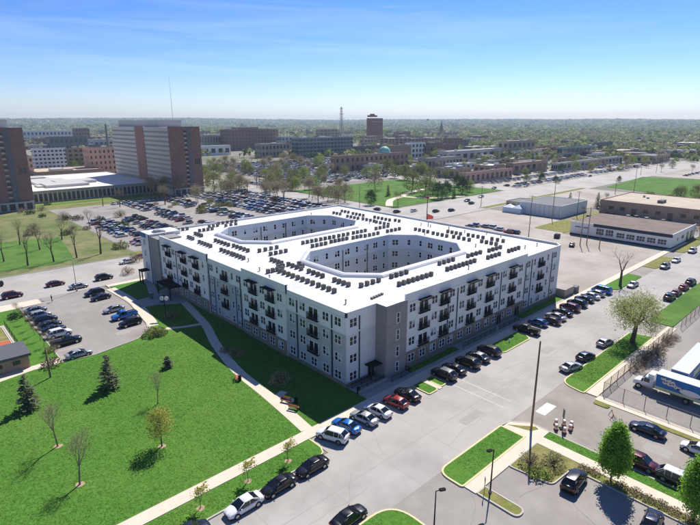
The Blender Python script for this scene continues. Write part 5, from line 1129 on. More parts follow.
# ------------------------------------------------------------------ far buildings
ub = MB(); ub.box(-.5, .5, -.06, .02, 0, 1); FWIN = ub.mesh('window', M['glass_far'])
def bld(label, x0, x1, y0, y1, h, wall, roof, nf=0, nx=0, ny=0, cat='building', name='building', group=None, wh=.5, ww=.55, units=1, par=.7, z0=.8):
    t = thing(name, label, cat, (x0, y0, 0), group=group); Lx, Ly = x1 - x0, y1 - y0
    mb = MB(); mb.box(0, Lx, 0, Ly, -.2, h); mb.build('wall', M[wall], t)
    mb = MB(); mb.box(.35, Lx - .35, .35, Ly - .35, h - .05, h + .03); mb.build('roof', M[roof], t)
    mb = MB(); 
    for a, b in (((0, .15), (Lx, .15)), ((0, Ly - .15), (Lx, Ly - .15)), ((.15, .3), (.15, Ly - .3)), ((Lx - .15, .3), (Lx - .15, Ly - .3))): mb.bar(a, b, .3, h - .001, h + par)
    mb.build('parapet', M[wall], t)
    if nf:
        fh = (h - z0) / nf
        for f in range(nf):
            z = z0 + fh * f + fh * (1 - wh) * .45
            for i in range(nx): put('window', FWIN, t, (Lx * (i + .5) / nx, 0, z), 0, (Lx / nx * ww, 1, fh * wh))
            for i in range(ny): put('window', FWIN, t, (0, Ly * (i + .5) / ny, z), R(-90), (Ly / ny * ww, 1, fh * wh))
    for i in range(units):
        w = min(Lx, Ly) * random.uniform(.08, .16) + .6; mb = MB(); a, b = random.uniform(.15, .8) * Lx, random.uniform(.15, .8) * Ly; mb.box(a - w, a + w, b - w * .7, b + w * .7, h + .03, h + random.uniform(.9, 2.2)); mb.build('rooftop_unit', M['greywall'], t)
    return t
def solve(f, target, lo, hi, inc=True):
    for _ in range(40):
        m_ = (lo + hi) / 2
        if (f(m_) < target) == inc: lo = m_
        else: hi = m_
    return lo
def pbld(label, xl, xc, xr, yb, yt, wall, roof, nf=0, nx=0, ny=0, **k):
    """near base corner at pixel (xc, yb), left face to column xl, right face to column xr"""
    g_ = G(xc, yb); Lx = max(4, solve(lambda v: proj((g_.x + v, g_.y, 0))[0], xr, 0, 600)); Ly = max(6, solve(lambda v: proj((g_.x, g_.y + v, 0))[0], xl, 0, 600, False)); Ly = min(Ly, 140)
    return bld(label, g_.x, g_.x + Lx, g_.y, g_.y + Ly, hgt(xc, yb, yt), wall, roof, nf, nx, ny, **k)

# the two slab towers
def slab(label, x0, x1, y0, y1, h, strips, wallb):
    t = thing('slab_tower', label, 'tower', (x0, y0, 0)); Lx, Ly = x1 - x0, y1 - y0
    pale = mat('slab_pale', c(188, 186, 178), .8, var=.08, vscale=.1); spand = mat('slab_window', c(120, 124, 126), .4, var=.15, vscale=.15)
    mb = MB(); mb.box(0, Lx, .3, Ly, 0, h); mb.build('wall', pale, t); mb = MB(); mb.box(-.15, Lx + .15, -.1, .35, 0, h + .3); mb.build('brick_end_wall', M[wallb], t)
    segs = []; y = .5
    for a, b in strips: segs.append((y, a)); y = b; q = MB(); q.box(-.25, 0, a, b, 3.5, h + .3); q.build('brick_pier', M['brick'], t)
    segs.append((y, Ly))
    for f in range(13):
        z = 4.2 + f * (h - 5) / 13
        for a, b in segs: mb = MB(); mb.box(-.03, .1, a, b, 0, 1.25); mb.build('window_band', spand, t, loc=(0, 0, z))
        for k, w in ((.52, 1.9), ): put('window', FWIN, t, (Lx * k, -.1, z), 0, (w, 1, 1.6)); q_ = MB(); q_.box(-.8, .8, -.3, 0, 0, .7); q_.build('air_conditioner', pale, t, loc=(Lx * k - .3, -.16, z - .5))
    mb = MB(); mb.box(Lx * .58, Lx * .70, -.14, -.101, 3, h); mb.build('dark_channel', M['darkwall'], t)
    for k in range(3): put('window', FWIN, t, (Lx * (.80 + .06 * k), -.1, h * .45), 0, (.9, 1, 3.2))
    mb = MB(); mb.box(.3, Lx - .3, -1.2, -.11, 0, 4.4); mb.build('entrance_porch', pale, t)
    for k in range(5): put('window', FWIN, t, (Lx * (.12 + .19 * k), -1.2, .4), 0, (2.6, 1, 3.2))
    for a, b in ((.18, .42), (.55, .9)): mb = MB(); mb.box(2, Lx - 3, Ly * a, Ly * b, h, h + 4.2); mb.build('penthouse', M['greywall'], t)
    return t
def ycol(px, x, z): return solve(lambda v: proj((x, v, z))[0], px, 250, 420, False)
s0, s1_ = ycol(143, 131, 40) - 303, ycol(134.5, 131, 40) - 303
slab('pale banded slab tower with brick end and a brick pier, behind the low white-roofed hall', 131, 151, 303, 402, 41, [(s0, s1_)], 'brick')
slab('brick-ended slab tower with a dark window column beside the low white-roofed hall', 36.5, 56.5, 306, 404, 41, [(40, 48)], 'brick')
t = thing('antenna_mast', 'thin antenna mast on the roof of the banded slab tower', 'mast', (147, 331, 45.2)); mb = MB(); mb.tube((0, 0, -4.3), (0, 0, 16), .14, .08, 5); mb.tube((0, 0, 16), (0, 0, 28), .07, .04, 4); mb.build('pole', M['steel'], t); mb = MB(); [mb.box(-.7, .7, -.04, .04, z, z + .08) for z in (10, 13, 16)]; mb.build('crossbar', M['steel'], t)
# low hall between the towers
t = bld('low wide hall with white roof between the slab towers', 59, 131, 326, 424, 6.3, 'stone', 'roofwhite2', 1, 0, 0, units=5, par=.5, name='hall', cat='hall')
for i in range(30): mb = MB(); mb.box(-.25, .25, -.25, 0, 0, 5.6); mb.build('pilaster', M['greywall'], t, loc=(1.2 + i * 2.42, 0, .2))
for i in range(29): put('window', FWIN, t, (2.4 + i * 2.42, 0, .8), 0, (1.5, 1, 4.2))
mb = MB(); mb.box(10, 30, 30, 60, 6.35, 7.6); mb.build('rooftop_unit', M['greywall'], t)
bld('brown low annex with flat roof behind the white-roofed hall', 84, 130, 430, 470, 8, 'brick2', 'rooftan', 1, 10, 4, units=3)
t = pbld('white apartment house with rows of dark balconies behind the hall', 34, 36, 69, 170, 149.5, 'white_wall', 'roofgrey', 5, 8, 3, wh=.45, ww=.6); t = None
pbld('pinkish brick apartment house with white window columns next to the banded tower', 86, 92, 118, 178, 149, 'salmon', 'roofgrey', 5, 6, 3, wh=.5, ww=.35)
pbld('narrow pink brick house behind the brick-ended tower', 24, 28, 36, 182, 157, 'salmon', 'roofgrey', 4, 2, 2)
pbld('brown brick block joining two apartment houses behind the hall', 68, 70, 92, 171, 149, 'brick2', 'roofgrey', 5, 4, 2)
pbld('long pale factory with white roof in the distance', 20, 24, 76, 142, 131, 'pale_wall', 'roofwhite2', 2, 14, 3)
pbld('red brick warehouse beside the long pale factory', 74, 77, 91, 143, 128.5, 'brick', 'roofgrey', 4, 5, 2)
pbld('dark grey warehouse in front of the long pale factory', 48, 51, 89, 152, 137.5, 'darkwall', 'roofgrey', 2, 8, 2)
pbld('long low white-roofed shed below the distant warehouse', 87, 90, 114, 149, 140, 'greywall', 'roofwhite2', 1, 5, 2)
t = pbld('small house with pyramid roof in front of the grey warehouse', 33, 38, 50, 152, 146, 'stone', 'roofgrey', 2, 3, 2)
pbld('white-columned block beside the brick hospital', 200, 205, 227, 151, 136.5, 'stone', 'roofgrey', 2, 8, 2, wh=.75, ww=.4)
pbld('low white pavilion with a dark doorway', 199, 203, 231, 156, 146.5, 'white_wall', 'roofwhite2', 1, 4, 1)
t = pbld('large brown brick hospital with rows of windows', 221, 229, 279, 151, 130, 'brick', 'roofgrey', 6, 16, 4, wh=.45, ww=.4, units=4)
mb = MB(); mb.box(20, 60, 6, 24, 31, 36); mb.build('penthouse', M['brick2'], t)
pbld('low stone hall with pale roof below the brick hospital', 255, 262, 290, 158, 144.5, 'stone', 'roofwhite2', 2, 8, 3)
pbld('pale office block beside the brick hospital', 276, 282, 296, 150, 137, 'greywall', 'roofwhite2', 3, 4, 3)
pbld('long dark blue-grey glass office block', 292, 299, 353, 158, 138.5, 'tealglass', 'roofwhite2', 5, 16, 4, wh=.5, ww=.75, units=4)
pbld('dark brick office at the end of the glass block', 352, 356, 386, 158, 147, 'darkwall', 'roofgrey', 3, 8, 3)
t = pbld('long low brick station with white roof and green dome', 332, 335, 408, 173, 157, 'brick2', 'roofwhite2', 2, 16, 3, wh=.5, ww=.4, units=2)
hb = bmesh.new(); bmesh.ops.create_uvsphere(hb, u_segments=20, v_segments=10, radius=6.2); [setattr(v, 'co', Vector((v.co.x, v.co.y, max(0, v.co.z)))) for v in hb.verts]; dmm = bpy.data.meshes.new('dome'); hb.to_mesh(dmm); hb.free(); dmm.materials.append(M['verdigris'])
gd = G(386, 159, 14); gs = t.location; put('dome', dmm, t, (74, 10, hgt(335, 173, 157) + .6)); mb = MB(); mb.tube((74, 10, hgt(335, 173, 157)), (74, 10, hgt(335, 173, 157) + .7), 6.8, 6.6, 20); mb.build('drum', M['stone'], t)
t = pbld('tall narrow red brick tower with a stepped top', 366.5, 372, 382.5, 142, 118.5, 'brick_red', 'roofgrey', 12, 5, 4, wh=.45, ww=.5, units=0)
mb = MB(); mb.box(6, 22, 6, 22, 55, 59); mb.box(10, 18, 10, 18, 59, 62); mb.build('penthouse', M['brick_red'], t); mb = MB(); mb.box(-.5, 33, -.6, -.05, 44, 46); mb.build('stone_band', M['stone'], t)
pbld('tan office block beside the lattice mast', 316, 320, 338, 141, 129.5, 'tan', 'roofgrey', 4, 5, 3)
pbld('brown brick mill with a big blank wall near the park', 381, 385, 411, 161, 146.5, 'brick2', 'roofwhite2', 0, 0, 0)
pbld('white three-storey building with large dark windows downtown', 405, 408, 425, 159, 143.5, 'white_wall', 'roofgrey', 3, 5, 2, wh=.6, ww=.6)
pbld('red brick row with tall windows beside the white downtown building', 424, 426, 458, 158, 146, 'brick', 'roofgrey', 2, 10, 2, wh=.6, ww=.4)
pbld('low stone-coloured hall in front of the red brick row', 418, 428, 462, 170, 159, 'stone', 'roofgrey', 1, 10, 3)
pbld('flat-roofed salmon restaurant with arched openings at the avenue', 460, 465, 512, 184.5, 174, 'salmon', 'roofgrey', 1, 10, 3, wh=.6, ww=.5)
pbld('brown flat-roofed shop behind the salmon restaurant', 505, 513, 547, 174, 164, 'brick2', 'rooftan', 1, 6, 3)
pbld('grey flat warehouse with pale roof between old town and church hall', 438, 447, 500, 163, 152, 'greywall', 'roofwhite2', 1, 8, 2)
pbld('pale roofed church hall by the woods', 497, 507, 534, 158, 141.5, 'tan', 'roofwhite2', 2, 6, 2)
pbld('dark glass shop block with flat roof', 557, 561, 594, 161, 148, 'tealglass', 'roofgrey', 2, 8, 2, wh=.6, ww=.8)
pbld('small white shop beside the dark glass block', 593, 596, 607, 161, 153.5, 'white_wall', 'roofwhite2', 1, 3, 2)
pbld('long low strip of shops with tan roof along the avenue', 553, 557, 622, 171, 164, 'greywall', 'rooftan', 1, 16, 3, wh=.6, ww=.7)
pbld('brown brick terrace behind the dark glass block', 528, 533, 562, 155, 147, 'brick2', 'roofgrey', 2, 8, 2)
pbld('dark flat-roofed store close to the woods beside the avenue', 592, 596, 612, 152, 143, 'darkwall', 'roofwhite2', 1, 5, 2)
# near right: grey shed, tent, white long building, dark building behind it
t = bld('grey metal shed beside the bare lot', 233, 262, 106.5, 127.5, 5.6, 'pale_wall', 'roofgrey', 0, 0, 0, units=0, par=.2, name='shed', cat='shed')
for i in range(9): mb = MB(); mb.box(-.06, 0, 0, .12, 0, 5.4); mb.build('rib', M['steel'], t, loc=(0, .6 + i * 2.45, .1))
t = bld('small shop with dark shaded porch joined to the grey shed', 236, 250, 128.4, 137, 4.6, 'stone', 'roofgrey', 1, 0, 3, units=0, par=.3, name='shop', cat='shop', wh=.6)
p = G(514, 213); t = thing('canopy_tent', 'small white and blue tent in front of the grey shed', 'tent', (p.x - 1, p.y - 4, 0)); mb = MB(); mb.prism([(0, 0), (0, 10), (5, 10), (5, 0)], 0, 2.6, 0); mb.build('tent_wall', mat('tent_cloth', c(198, 212, 226), .7), t)
for k in range(2): mb = MB(); z = 2.6; a, b = k * 5, k * 5 + 5; mb.quad((0, a, z), (5, a, z), (2.5, (a + b) / 2, z + 1.6)); mb.quad((5, a, z), (5, b, z), (2.5, (a + b) / 2, z + 1.6)); mb.quad((5, b, z), (0, b, z), (2.5, (a + b) / 2, z + 1.6)); mb.quad((0, b, z), (0, a, z), (2.5, (a + b) / 2, z + 1.6)); mb.build('tent_roof', M['trim'] if k else MATS['tent_cloth'], t)
t = thing('long_shop_building', 'long low white building with navy trim and brown gravel roof', 'building', (203, 51.5, 0)); Lx, Ly, h = 29, 36.5, 5.0
mb = MB(); mb.box(0, Lx, 0, Ly, .55, h); mb.build('wall', M['white_wall'], t); mb = MB(); mb.box(-.05, Lx + .05, -.05, Ly + .05, 0, .55); mb.build('plinth', M['navy'], t)
mb = MB(); mb.box(-.12, .3, -.05, 27.5, h - .75, h + .45); mb.build('navy_fascia', M['navy'], t); mb = MB(); mb.box(.3, Lx - .2, .2, Ly - .2, h - .02, h + .1); mb.build('roof', M['roofgravel'], t); mb = MB(); mb.box(-.02, Lx, -.06, .2, h + .001, h + .5); mb.box(-.02, .25, 27.6, Ly, h, h + .3); mb.build('parapet', M['white_wall'], t)
for i in range(7):
    y0 = 1.5 + i * 3.55 + (.5 if i > 4 else 0); hh_ = 1.9 if i < 5 else 2.5; f = MB(); f.box(-.07, .01, y0 - .05, y0 + 2.95, 1.35, 1.35 + hh_); fo = f.build('window', M['trim'], t)
    for k in range(3):
        for r_ in range(2): q = MB(); q.box(-.10, -.072, y0 + .08 + k * .96, y0 + .92 + k * .96, 1.43 + r_ * hh_ / 2, 1.36 + (r_ + 1) * hh_ / 2 - .06); q.build('pane', M['glass_far'], fo)
for a, b in ((29.6, 31.4), (32.2, 34.6)):
    mb = MB(); rr = random.Random(int(a)); y = a
    while y < b: w = rr.uniform(.14, .26); mb.box(-.03, -.004, y, y + w, 3.1, 3.1 + rr.choice((.5, .62))); y += w + .1
    mb.build('wall_lettering', M['navy'], t)
for x, w, z, hh_ in ((7, 1.2, 2.2, 1.1), (13, 2.4, 2.2, 1.2), (19, 2.2, .6, 3.2), (24, 2.4, .6, 3.0)): put('window', FWIN, t, (x, -.02, z), 0, (w, 1, hh_))
t = bld('dark-walled building with wide tan roof behind the white long building', 264, 305, 56, 101, 6.2, 'brick2', 'rooftan', 0, 0, 0, units=0, par=.35)
for i in range(8): put('window', FWIN, t, (0, 3 + i * 5.2, .2 if i in (2, 5) else 2.2), R(-90), (2.2, 1, 3.4 if i in (2, 5) else 1.6))
for i in range(3): mb = MB(); mb.box(10 + i * 1.9, 11.5 + i * 1.9, 20, 22.4, 6.22, 7.6); mb.build('rooftop_unit', M['ac'], t)
mb = MB(); mb.box(22, 23, 30, 31, 6.22, 7.0); mb.box(26, 26.7, 33, 34, 6.22, 7.3); mb.build('roof_vent', M['steel'], t)
for i, (x, y, cl) in enumerate([(258, 96, 'dark'), (258, 92.5, 'black'), (258, 85, 'white'), (258, 81.5, 'silver'), (258, 77, 'white'), (256, 69.5, 'silver'), (258, 54, 'white'), (243, 97, 'black'), (246, 94, 'dark')]):
    o = put('parked_car', FARC[i % 2], None, (x, y, .02), 0); o.material_slots[0].link = 'OBJECT'; o.material_slots[0].material = PAINT[cl]; tag(o, {'dark': 'dark grey'}.get(cl, cl) + ' car parked between the white long building and the tan-roofed one', 'car', 'cars parked behind the white long building')
p = G(557, 238); o = put('skip', None); bpy.data.objects.remove(o)
t = thing('waste_skip', 'dark blue waste container on the grass beside the bare lot', 'waste container', (p.x, p.y, .05), R(10)); mb = MB(); mb.prism([(-1.2, -.9), (1.2, -.9), (1.4, .9), (-1.4, .9)], 0, 1.4); mb.build('body', M['navy'], t); mb = MB(); mb.box(-1.35, 1.35, -.9, .95, 1.4, 1.5); mb.build('lid', M['black'], t)
# parked cars and vans along the far edge of the roof
for i, ((px, py), cl) in enumerate([((470, 226), 'grey'), ((475, 225), 'silver'), ((485, 226), 'beige'), ((492, 227), 'white'), ((499, 229), 'silver'), ((509, 231.5), 'red'), ((515, 232), 'dark')]):
    p = G(px, py, .6); o = put('parked_car', FARC[i % 2], None, (p.x, p.y, .02), R(90)); o.material_slots[0].link = 'OBJECT'; o.material_slots[0].material = PAINT[cl]; tag(o, {'grey': 'grey car', 'silver': 'silver car', 'beige': 'beige car', 'white': 'white car', 'red': 'red car', 'dark': 'dark car'}[cl] + ' parked on the bare lot along the back of the apartments', 'car', 'cars along the back of the apartments')
# lattice mast, spire, far aerials
t = thing('lattice_mast', 'tall steel lattice communications mast downtown', 'mast', (*G(341.5, 141)[:2], 0)); H_ = hgt(341.5, 141, 107); mb = MB()
for sx, sy in ((-1, -1), (1, -1), (1, 1), (-1, 1)): mb.tube((sx * 4.5, sy * 4.5, 0), (sx * 1.2, sy * 1.2, H_), .45, .3, 5)
mb.build('leg_frame', M['steel'], t); mb = MB(); nb = 12
for i in range(nb):
    z0_, z1_ = H_ * i / nb, H_ * (i + 1) / nb; w0, w1 = 4.5 - 3.3 * i / nb, 4.5 - 3.3 * (i + 1) / nb
    for a, b in (((-1, -1), (1, -1)), ((1, -1), (1, 1)), ((1, 1), (-1, 1)), ((-1, 1), (-1, -1))): mb.tube((a[0] * w0, a[1] * w0, z0_), (b[0] * w1, b[1] * w1, z1_), .2, .2, 4); mb.tube((b[0] * w0, b[1] * w0, z0_), (a[0] * w1, a[1] * w1, z1_), .2, .2, 4); mb.tube((a[0] * w1, a[1] * w1, z1_), (b[0] * w1, b[1] * w1, z1_), .18, .18, 4)
mb.build('brace', M['steel'], t); mb = MB(); [mb.tube((-w, w, z), (w, -w, z), .35, .35, 5) for z, w in ((H_ * .66, 6.5), (H_ * .8, 5.0), (H_ * .95, 4.2))]; mb.build('antenna_arm', M['steel'], t)
t = thing('church_spire', 'dark pointed church spire above the far woods', 'church', (*G(441, 137)[:2], 0)); H_ = hgt(441, 137, 120.5); mb = MB(); mb.box(-5, 5, -5, 5, 0, H_ * .45); mb.build('belfry', M['brick2'], t); mb = MB(); mb.tube((0, 0, H_ * .45), (0, 0, H_), 6.5, .2, 8); mb.build('spire', M['darkwall'], t); mb = MB(); mb.box(-8, 8, 5, 40, 0, 14); mb.build('nave', M['brick2'], t)
t = thing('factory_chimney', 'slim dark chimney stack left of the banded tower', 'chimney', (*G(108.5, 150)[:2], 0)); H_ = hgt(108.5, 150, 124); t['label'] = 'slim dark chimney stack beside the banded slab tower'; mb = MB(); mb.tube((0, 0, 0), (0, 0, H_), 1.9, 1.3, 10); mb.build('stack', M['darkwall'], t)
for px, py, yt, lb in ((565, 135, 117.5, 'thin aerial standing on the far wooded ridge'), (427, 135, 119, 'small water tower on the horizon beside the spire')):
    t = thing('aerial_mast', lb, 'mast', (*G(px, py)[:2], 0)); H_ = hgt(px, py, yt); mb = MB(); mb.tube((0, 0, 0), (0, 0, H_), .5, .3, 5); mb.build('pole', M['steel'], t)
    if px < 500: mb = MB(); mb.tube((0, 0, H_ - 5), (0, 0, H_), 4, 3, 10); mb.build('tank', M['stone'], t)
# generic blocks that fill the town
rt = random.Random(21); WL = ['brick', 'brick2', 'greywall', 'tan', 'stone', 'darkwall', 'pale_wall', 'brick']; RF = ['roofwhite2', 'roofgrey', 'rooftan', 'roofgrey', 'roofwhite2']
LBL = {'brick': 'red brick', 'brick2': 'brown brick', 'greywall': 'grey', 'tan': 'tan', 'stone': 'stone-coloured', 'darkwall': 'dark', 'pale_wall': 'pale'}
RLB = {'roofwhite2': 'white', 'roofgrey': 'grey', 'rooftan': 'tan'}
def fill(n, xr, yr, wpx, hm, where):
    for _ in range(n):
        px, py = rt.uniform(*xr), rt.uniform(*yr); w = rt.uniform(*wpx); wl_, rf = rt.choice(WL), rt.choice(RF); g_ = G(px, py); hh_ = rt.uniform(*hm)
        Lx = rt.uniform(18, 60); Ly = rt.uniform(14, 40)
        bld('low %s block with %s roof %s' % (LBL[wl_], RLB[rf], where), g_.x, g_.x + Lx, g_.y, g_.y + Ly, hh_, wl_, rf, max(1, int(hh_ / 4)), int(Lx / 7), int(Ly / 9), group='low blocks ' + where, units=rt.choice((0, 1, 2)))
fill(58, (200, 480), (128.5, 150), (6, 20), (7, 18), 'in the old town around the mast'); fill(24, (0, 125), (129, 152), (6, 20), (6, 13), 'in the district beyond the slab towers')
fill(40, (465, 700), (136, 160), (8, 24), (5, 9), 'along the avenue near the woods'); fill(10, (640, 700), (150, 165), (8, 24), (5, 8), 'beyond the flat green field')
for i in range(18):
    wl_, rf = rt.choice(['greywall', 'stone', 'pale_wall', 'brick2', 'tan']), rt.choice(RF); x0_, y0_ = 330 + (i % 6) * 58 + rt.uniform(0, 20), 236 + (i // 6) * 46 + rt.uniform(0, 12)
    bld('low %s store with %s roof behind the avenue frontage' % (LBL[wl_], RLB[rf]), x0_, x0_ + rt.uniform(16, 34), y0_, y0_ + rt.uniform(12, 24), rt.uniform(4.5, 7.5), wl_, rf, 1, 4, 3, group='low stores behind the avenue frontage', units=2)
# ------------------------------------------------------------------ crowded car parks
cells = []
for x in (97.5, 103, 120, 125.5, 139, 144.5, 150.5, 156, 165.5, 171): 
    y = 183.0
    while y < 292:
        cells.append((x, y, R(rt.choice((0, 180))), rt.random() < (.55 if x < 130 and y < 262 else .88))); y += 2.75
for x in (66.5, 72, 80.5, 86): 
    y = 184.0
    while y < 246: cells.append((x, y, R(rt.choice((0, 180))), rt.random() < .7)); y += 2.75
x = 92.0
while x < 178: cells.append((x, 293.5, R(90), True)); x += 2.7
for i in range(60): cells.append((205 + (i % 20) * 1.0, 300, 0, False))
cells2 = []
for x in np.arange(232, 415, 8.2):
    for y in np.arange(290, 495, 2.8):
        cells2.append((float(x) + (0 if int(x) % 2 else -1.5), float(y), R(rt.choice((0, 180))), rt.random() < .75))
for x in np.arange(326, 690, 3.0):
    for y in (184, 190, 205, 210, 224): cells2.append((float(x), y, R(90), rt.random() < .5))
for x in np.arange(326, 560, 3.0):
    for y in (238, 255, 261, 278): cells2.append((float(x), y, R(90), rt.random() < .55))
for x in np.arange(500, 880, 3.0):
    for y in (60, 90, 95, 125): cells2.append((float(x), y, R(90), rt.random() < .3))
for x in np.arange(202, 226, 5.5):
    for y in np.arange(288, 328, 2.8): cells2.append((float(x), float(y), 0, rt.random() < .8))
act = [q for q in cells if q[3]]; act.sort(key=lambda q: math.hypot(q[0], q[1])); near, rest = act[:300], act[300:] + [q for q in cells2 if q[3]]
for x, y, rz, _ in near:
    cl_ = rt.choice(FCOL); o = put('parked_car', FARC[rt.random() < .45], None, (x + rt.uniform(-.3, .3), y, .025), rz); o.material_slots[0].link = 'OBJECT'; o.material_slots[0].material = PAINT[cl_]
    tag(o, {'dark': 'dark grey'}.get(cl_, cl_) + ' car parked in the long rows of the crowded car park behind the apartments', 'car', 'cars in the crowded car park behind the apartments')
mb = MB(); proto = far_car(); mats_ = ['white', 'silver', 'grey', 'black', 'dark', 'navy', 'red', 'beige']; vv = np.array(proto.v)
for x, y, rz, _ in rest:
    n = len(mb.v); cc, ss = math.cos(rz), math.sin(rz); ci = mats_.index(rt.choice([q for q in FCOL if q in mats_]))
    mb.v += [(x + a * cc - b * ss, y + a * ss + b * cc, z + .025) for a, b, z in proto.v]; mb.f += [tuple(n + i for i in f) for f in proto.f]; mb.m += [ci if m_ == 0 else 8 for m_ in proto.m]
o = mb.build('distant_cars', [PAINT[q] for q in mats_] + [M['carglass']]); tag(o, 'mass of parked cars filling the distant car parks', 'cars', kind='stuff')
# ------------------------------------------------------------------ town trees
def trees(lst, label, group):
    KD = dict(brown='brown budding', dark='dense dark green', fastigiate='pointed dark evergreen', ash='thin-leaved olive', oak='broad olive green', spring='pale spring green', bareB='bare branching', haze_tree='grey-brown twiggy')
    for px, py, pr, s in lst: x, y = at(px, py); plant(TP[pr], x, y, KD[pr] + ' ' + label[label.index('tree'):], s, group=group)
trees([(375, 190, 'brown', 1.25), (371, 205, 'dark', .75), (388, 196, 'fastigiate', .8), (398, 206, 'ash', .8), (412, 192, 'oak', 1.3), (425, 196, 'oak', 1.1), (433, 194, 'spring', .9), (405, 180, 'oak', 1.2), (418, 178, 'ash', 1.2), (367, 178, 'spring', 1.0), (438, 199, 'dark', .95), (446, 197, 'dark', .9), (454, 198, 'fastigiate', .8), (462, 194, 'dark', 1.0), (470, 192, 'spring', .8), (430, 183, 'oak', 1.1), (445, 184, 'ash', 1.1), (376, 176, 'spring', 1.1), (395, 178, 'oak', 1.0), (457, 187, 'dark', .8)], 'leafing tree in the green park beside the avenue', 'trees in the green park')
trees([(318, 203, 'brown', 1.0), (328, 202, 'brown', .95), (336, 200, 'brown', 1.1), (345, 203, 'brown', 1.15), (338, 206, 'brown', .9)], 'brown budding tree in the clump at the corner of the crowded car park', 'brown trees at the car park corner')
rt2 = random.Random(5)
trees([(rt2.uniform(205, 350), rt2.uniform(158, 192), rt2.choice(['spring', 'oak', 'ash', 'brown', 'spring', 'olive' if False else 'oak']), rt2.uniform(.6, 1.05)) for _ in range(70)], 'leafing tree among the parked cars of the crowded car park', 'trees among the parked cars')
trees([(rt2.uniform(195, 235), rt2.uniform(170, 200), rt2.choice(['ash', 'spring', 'ash', 'oak']), rt2.uniform(.8, 1.2)) for _ in range(12)], 'leafing tree beside the banded slab tower', 'trees beside the slab tower')
trees([(155 + i * 4, 199 - i * .4, 'bareB', .55) for i in range(4)], 'small bare tree in front of the banded slab tower', 'bare trees at the slab tower')
trees([(80, 170, 'spring', 1.4), (75, 171, 'spring', 1.1), (62, 150, 'spring', 1.3)], 'pale green tree between the apartment houses behind the hall', 'trees behind the hall')
trees([(569, 208, 'fastigiate', .95), (597, 208, 'fastigiate', .95), (578, 212, 'dark', .5)], 'dark evergreen tree between the grey shed and the tan-roofed building', 'evergreens beside the shed')
trees([(rt2.uniform(606, 700), rt2.choice([rt2.uniform(168, 173), rt2.uniform(198, 203)]), rt2.choice(['spring', 'ash', 'oak']), rt2.uniform(.4, .8)) for _ in range(11)], 'small leafing tree around the flat green field', 'trees around the flat green field')
trees([(rt2.uniform(480, 640), rt2.uniform(160, 185), rt2.choice(['spring', 'ash', 'oak', 'dark']), rt2.uniform(.35, .7)) for _ in range(26)], 'small street tree among the shops along the avenue', 'street trees along the avenue')
trees([(rt2.uniform(470, 660), rt2.uniform(152, 172), rt2.choice(['haze_tree', 'spring', 'ash', 'oak', 'brown']), rt2.uniform(.6, 1.1)) for _ in range(60)], 'leafing tree among the stores behind the avenue', 'trees among the stores behind the avenue')
trees([(699, 238, 'brown', .6), (697, 205, 'spring', .7)], 'leafing tree beside the end of the white long building', 'trees beside the white long building')
trees([(rt2.uniform(150, 345), rt2.uniform(163, 206), rt2.choice(['bareB', 'haze_tree', 'haze_tree']), rt2.uniform(.9, 1.4)) for _ in range(64)], 'grey-brown budding tree on the strips of the crowded car park', 'budding trees on the car park strips')
trees([(rt2.uniform(340, 480), rt2.uniform(150, 178), rt2.choice(['haze_tree', 'spring', 'ash', 'oak']), rt2.uniform(.8, 1.3)) for _ in range(34)], 'leafing tree between the park and the old town', 'trees between park and old town')
for i in range(26):
    x, y = at(rt2.uniform(150, 232), rt2.uniform(198, 214)); plant(TP[rt2.choice(['shrub_brown', 'hedge', 'shrub_brown'])], x, y, 'brown shrub on the planted strips of the crowded car park', rt2.uniform(1.4, 2.4), name='bush', cat='bush', group='shrubs on the car park strips')
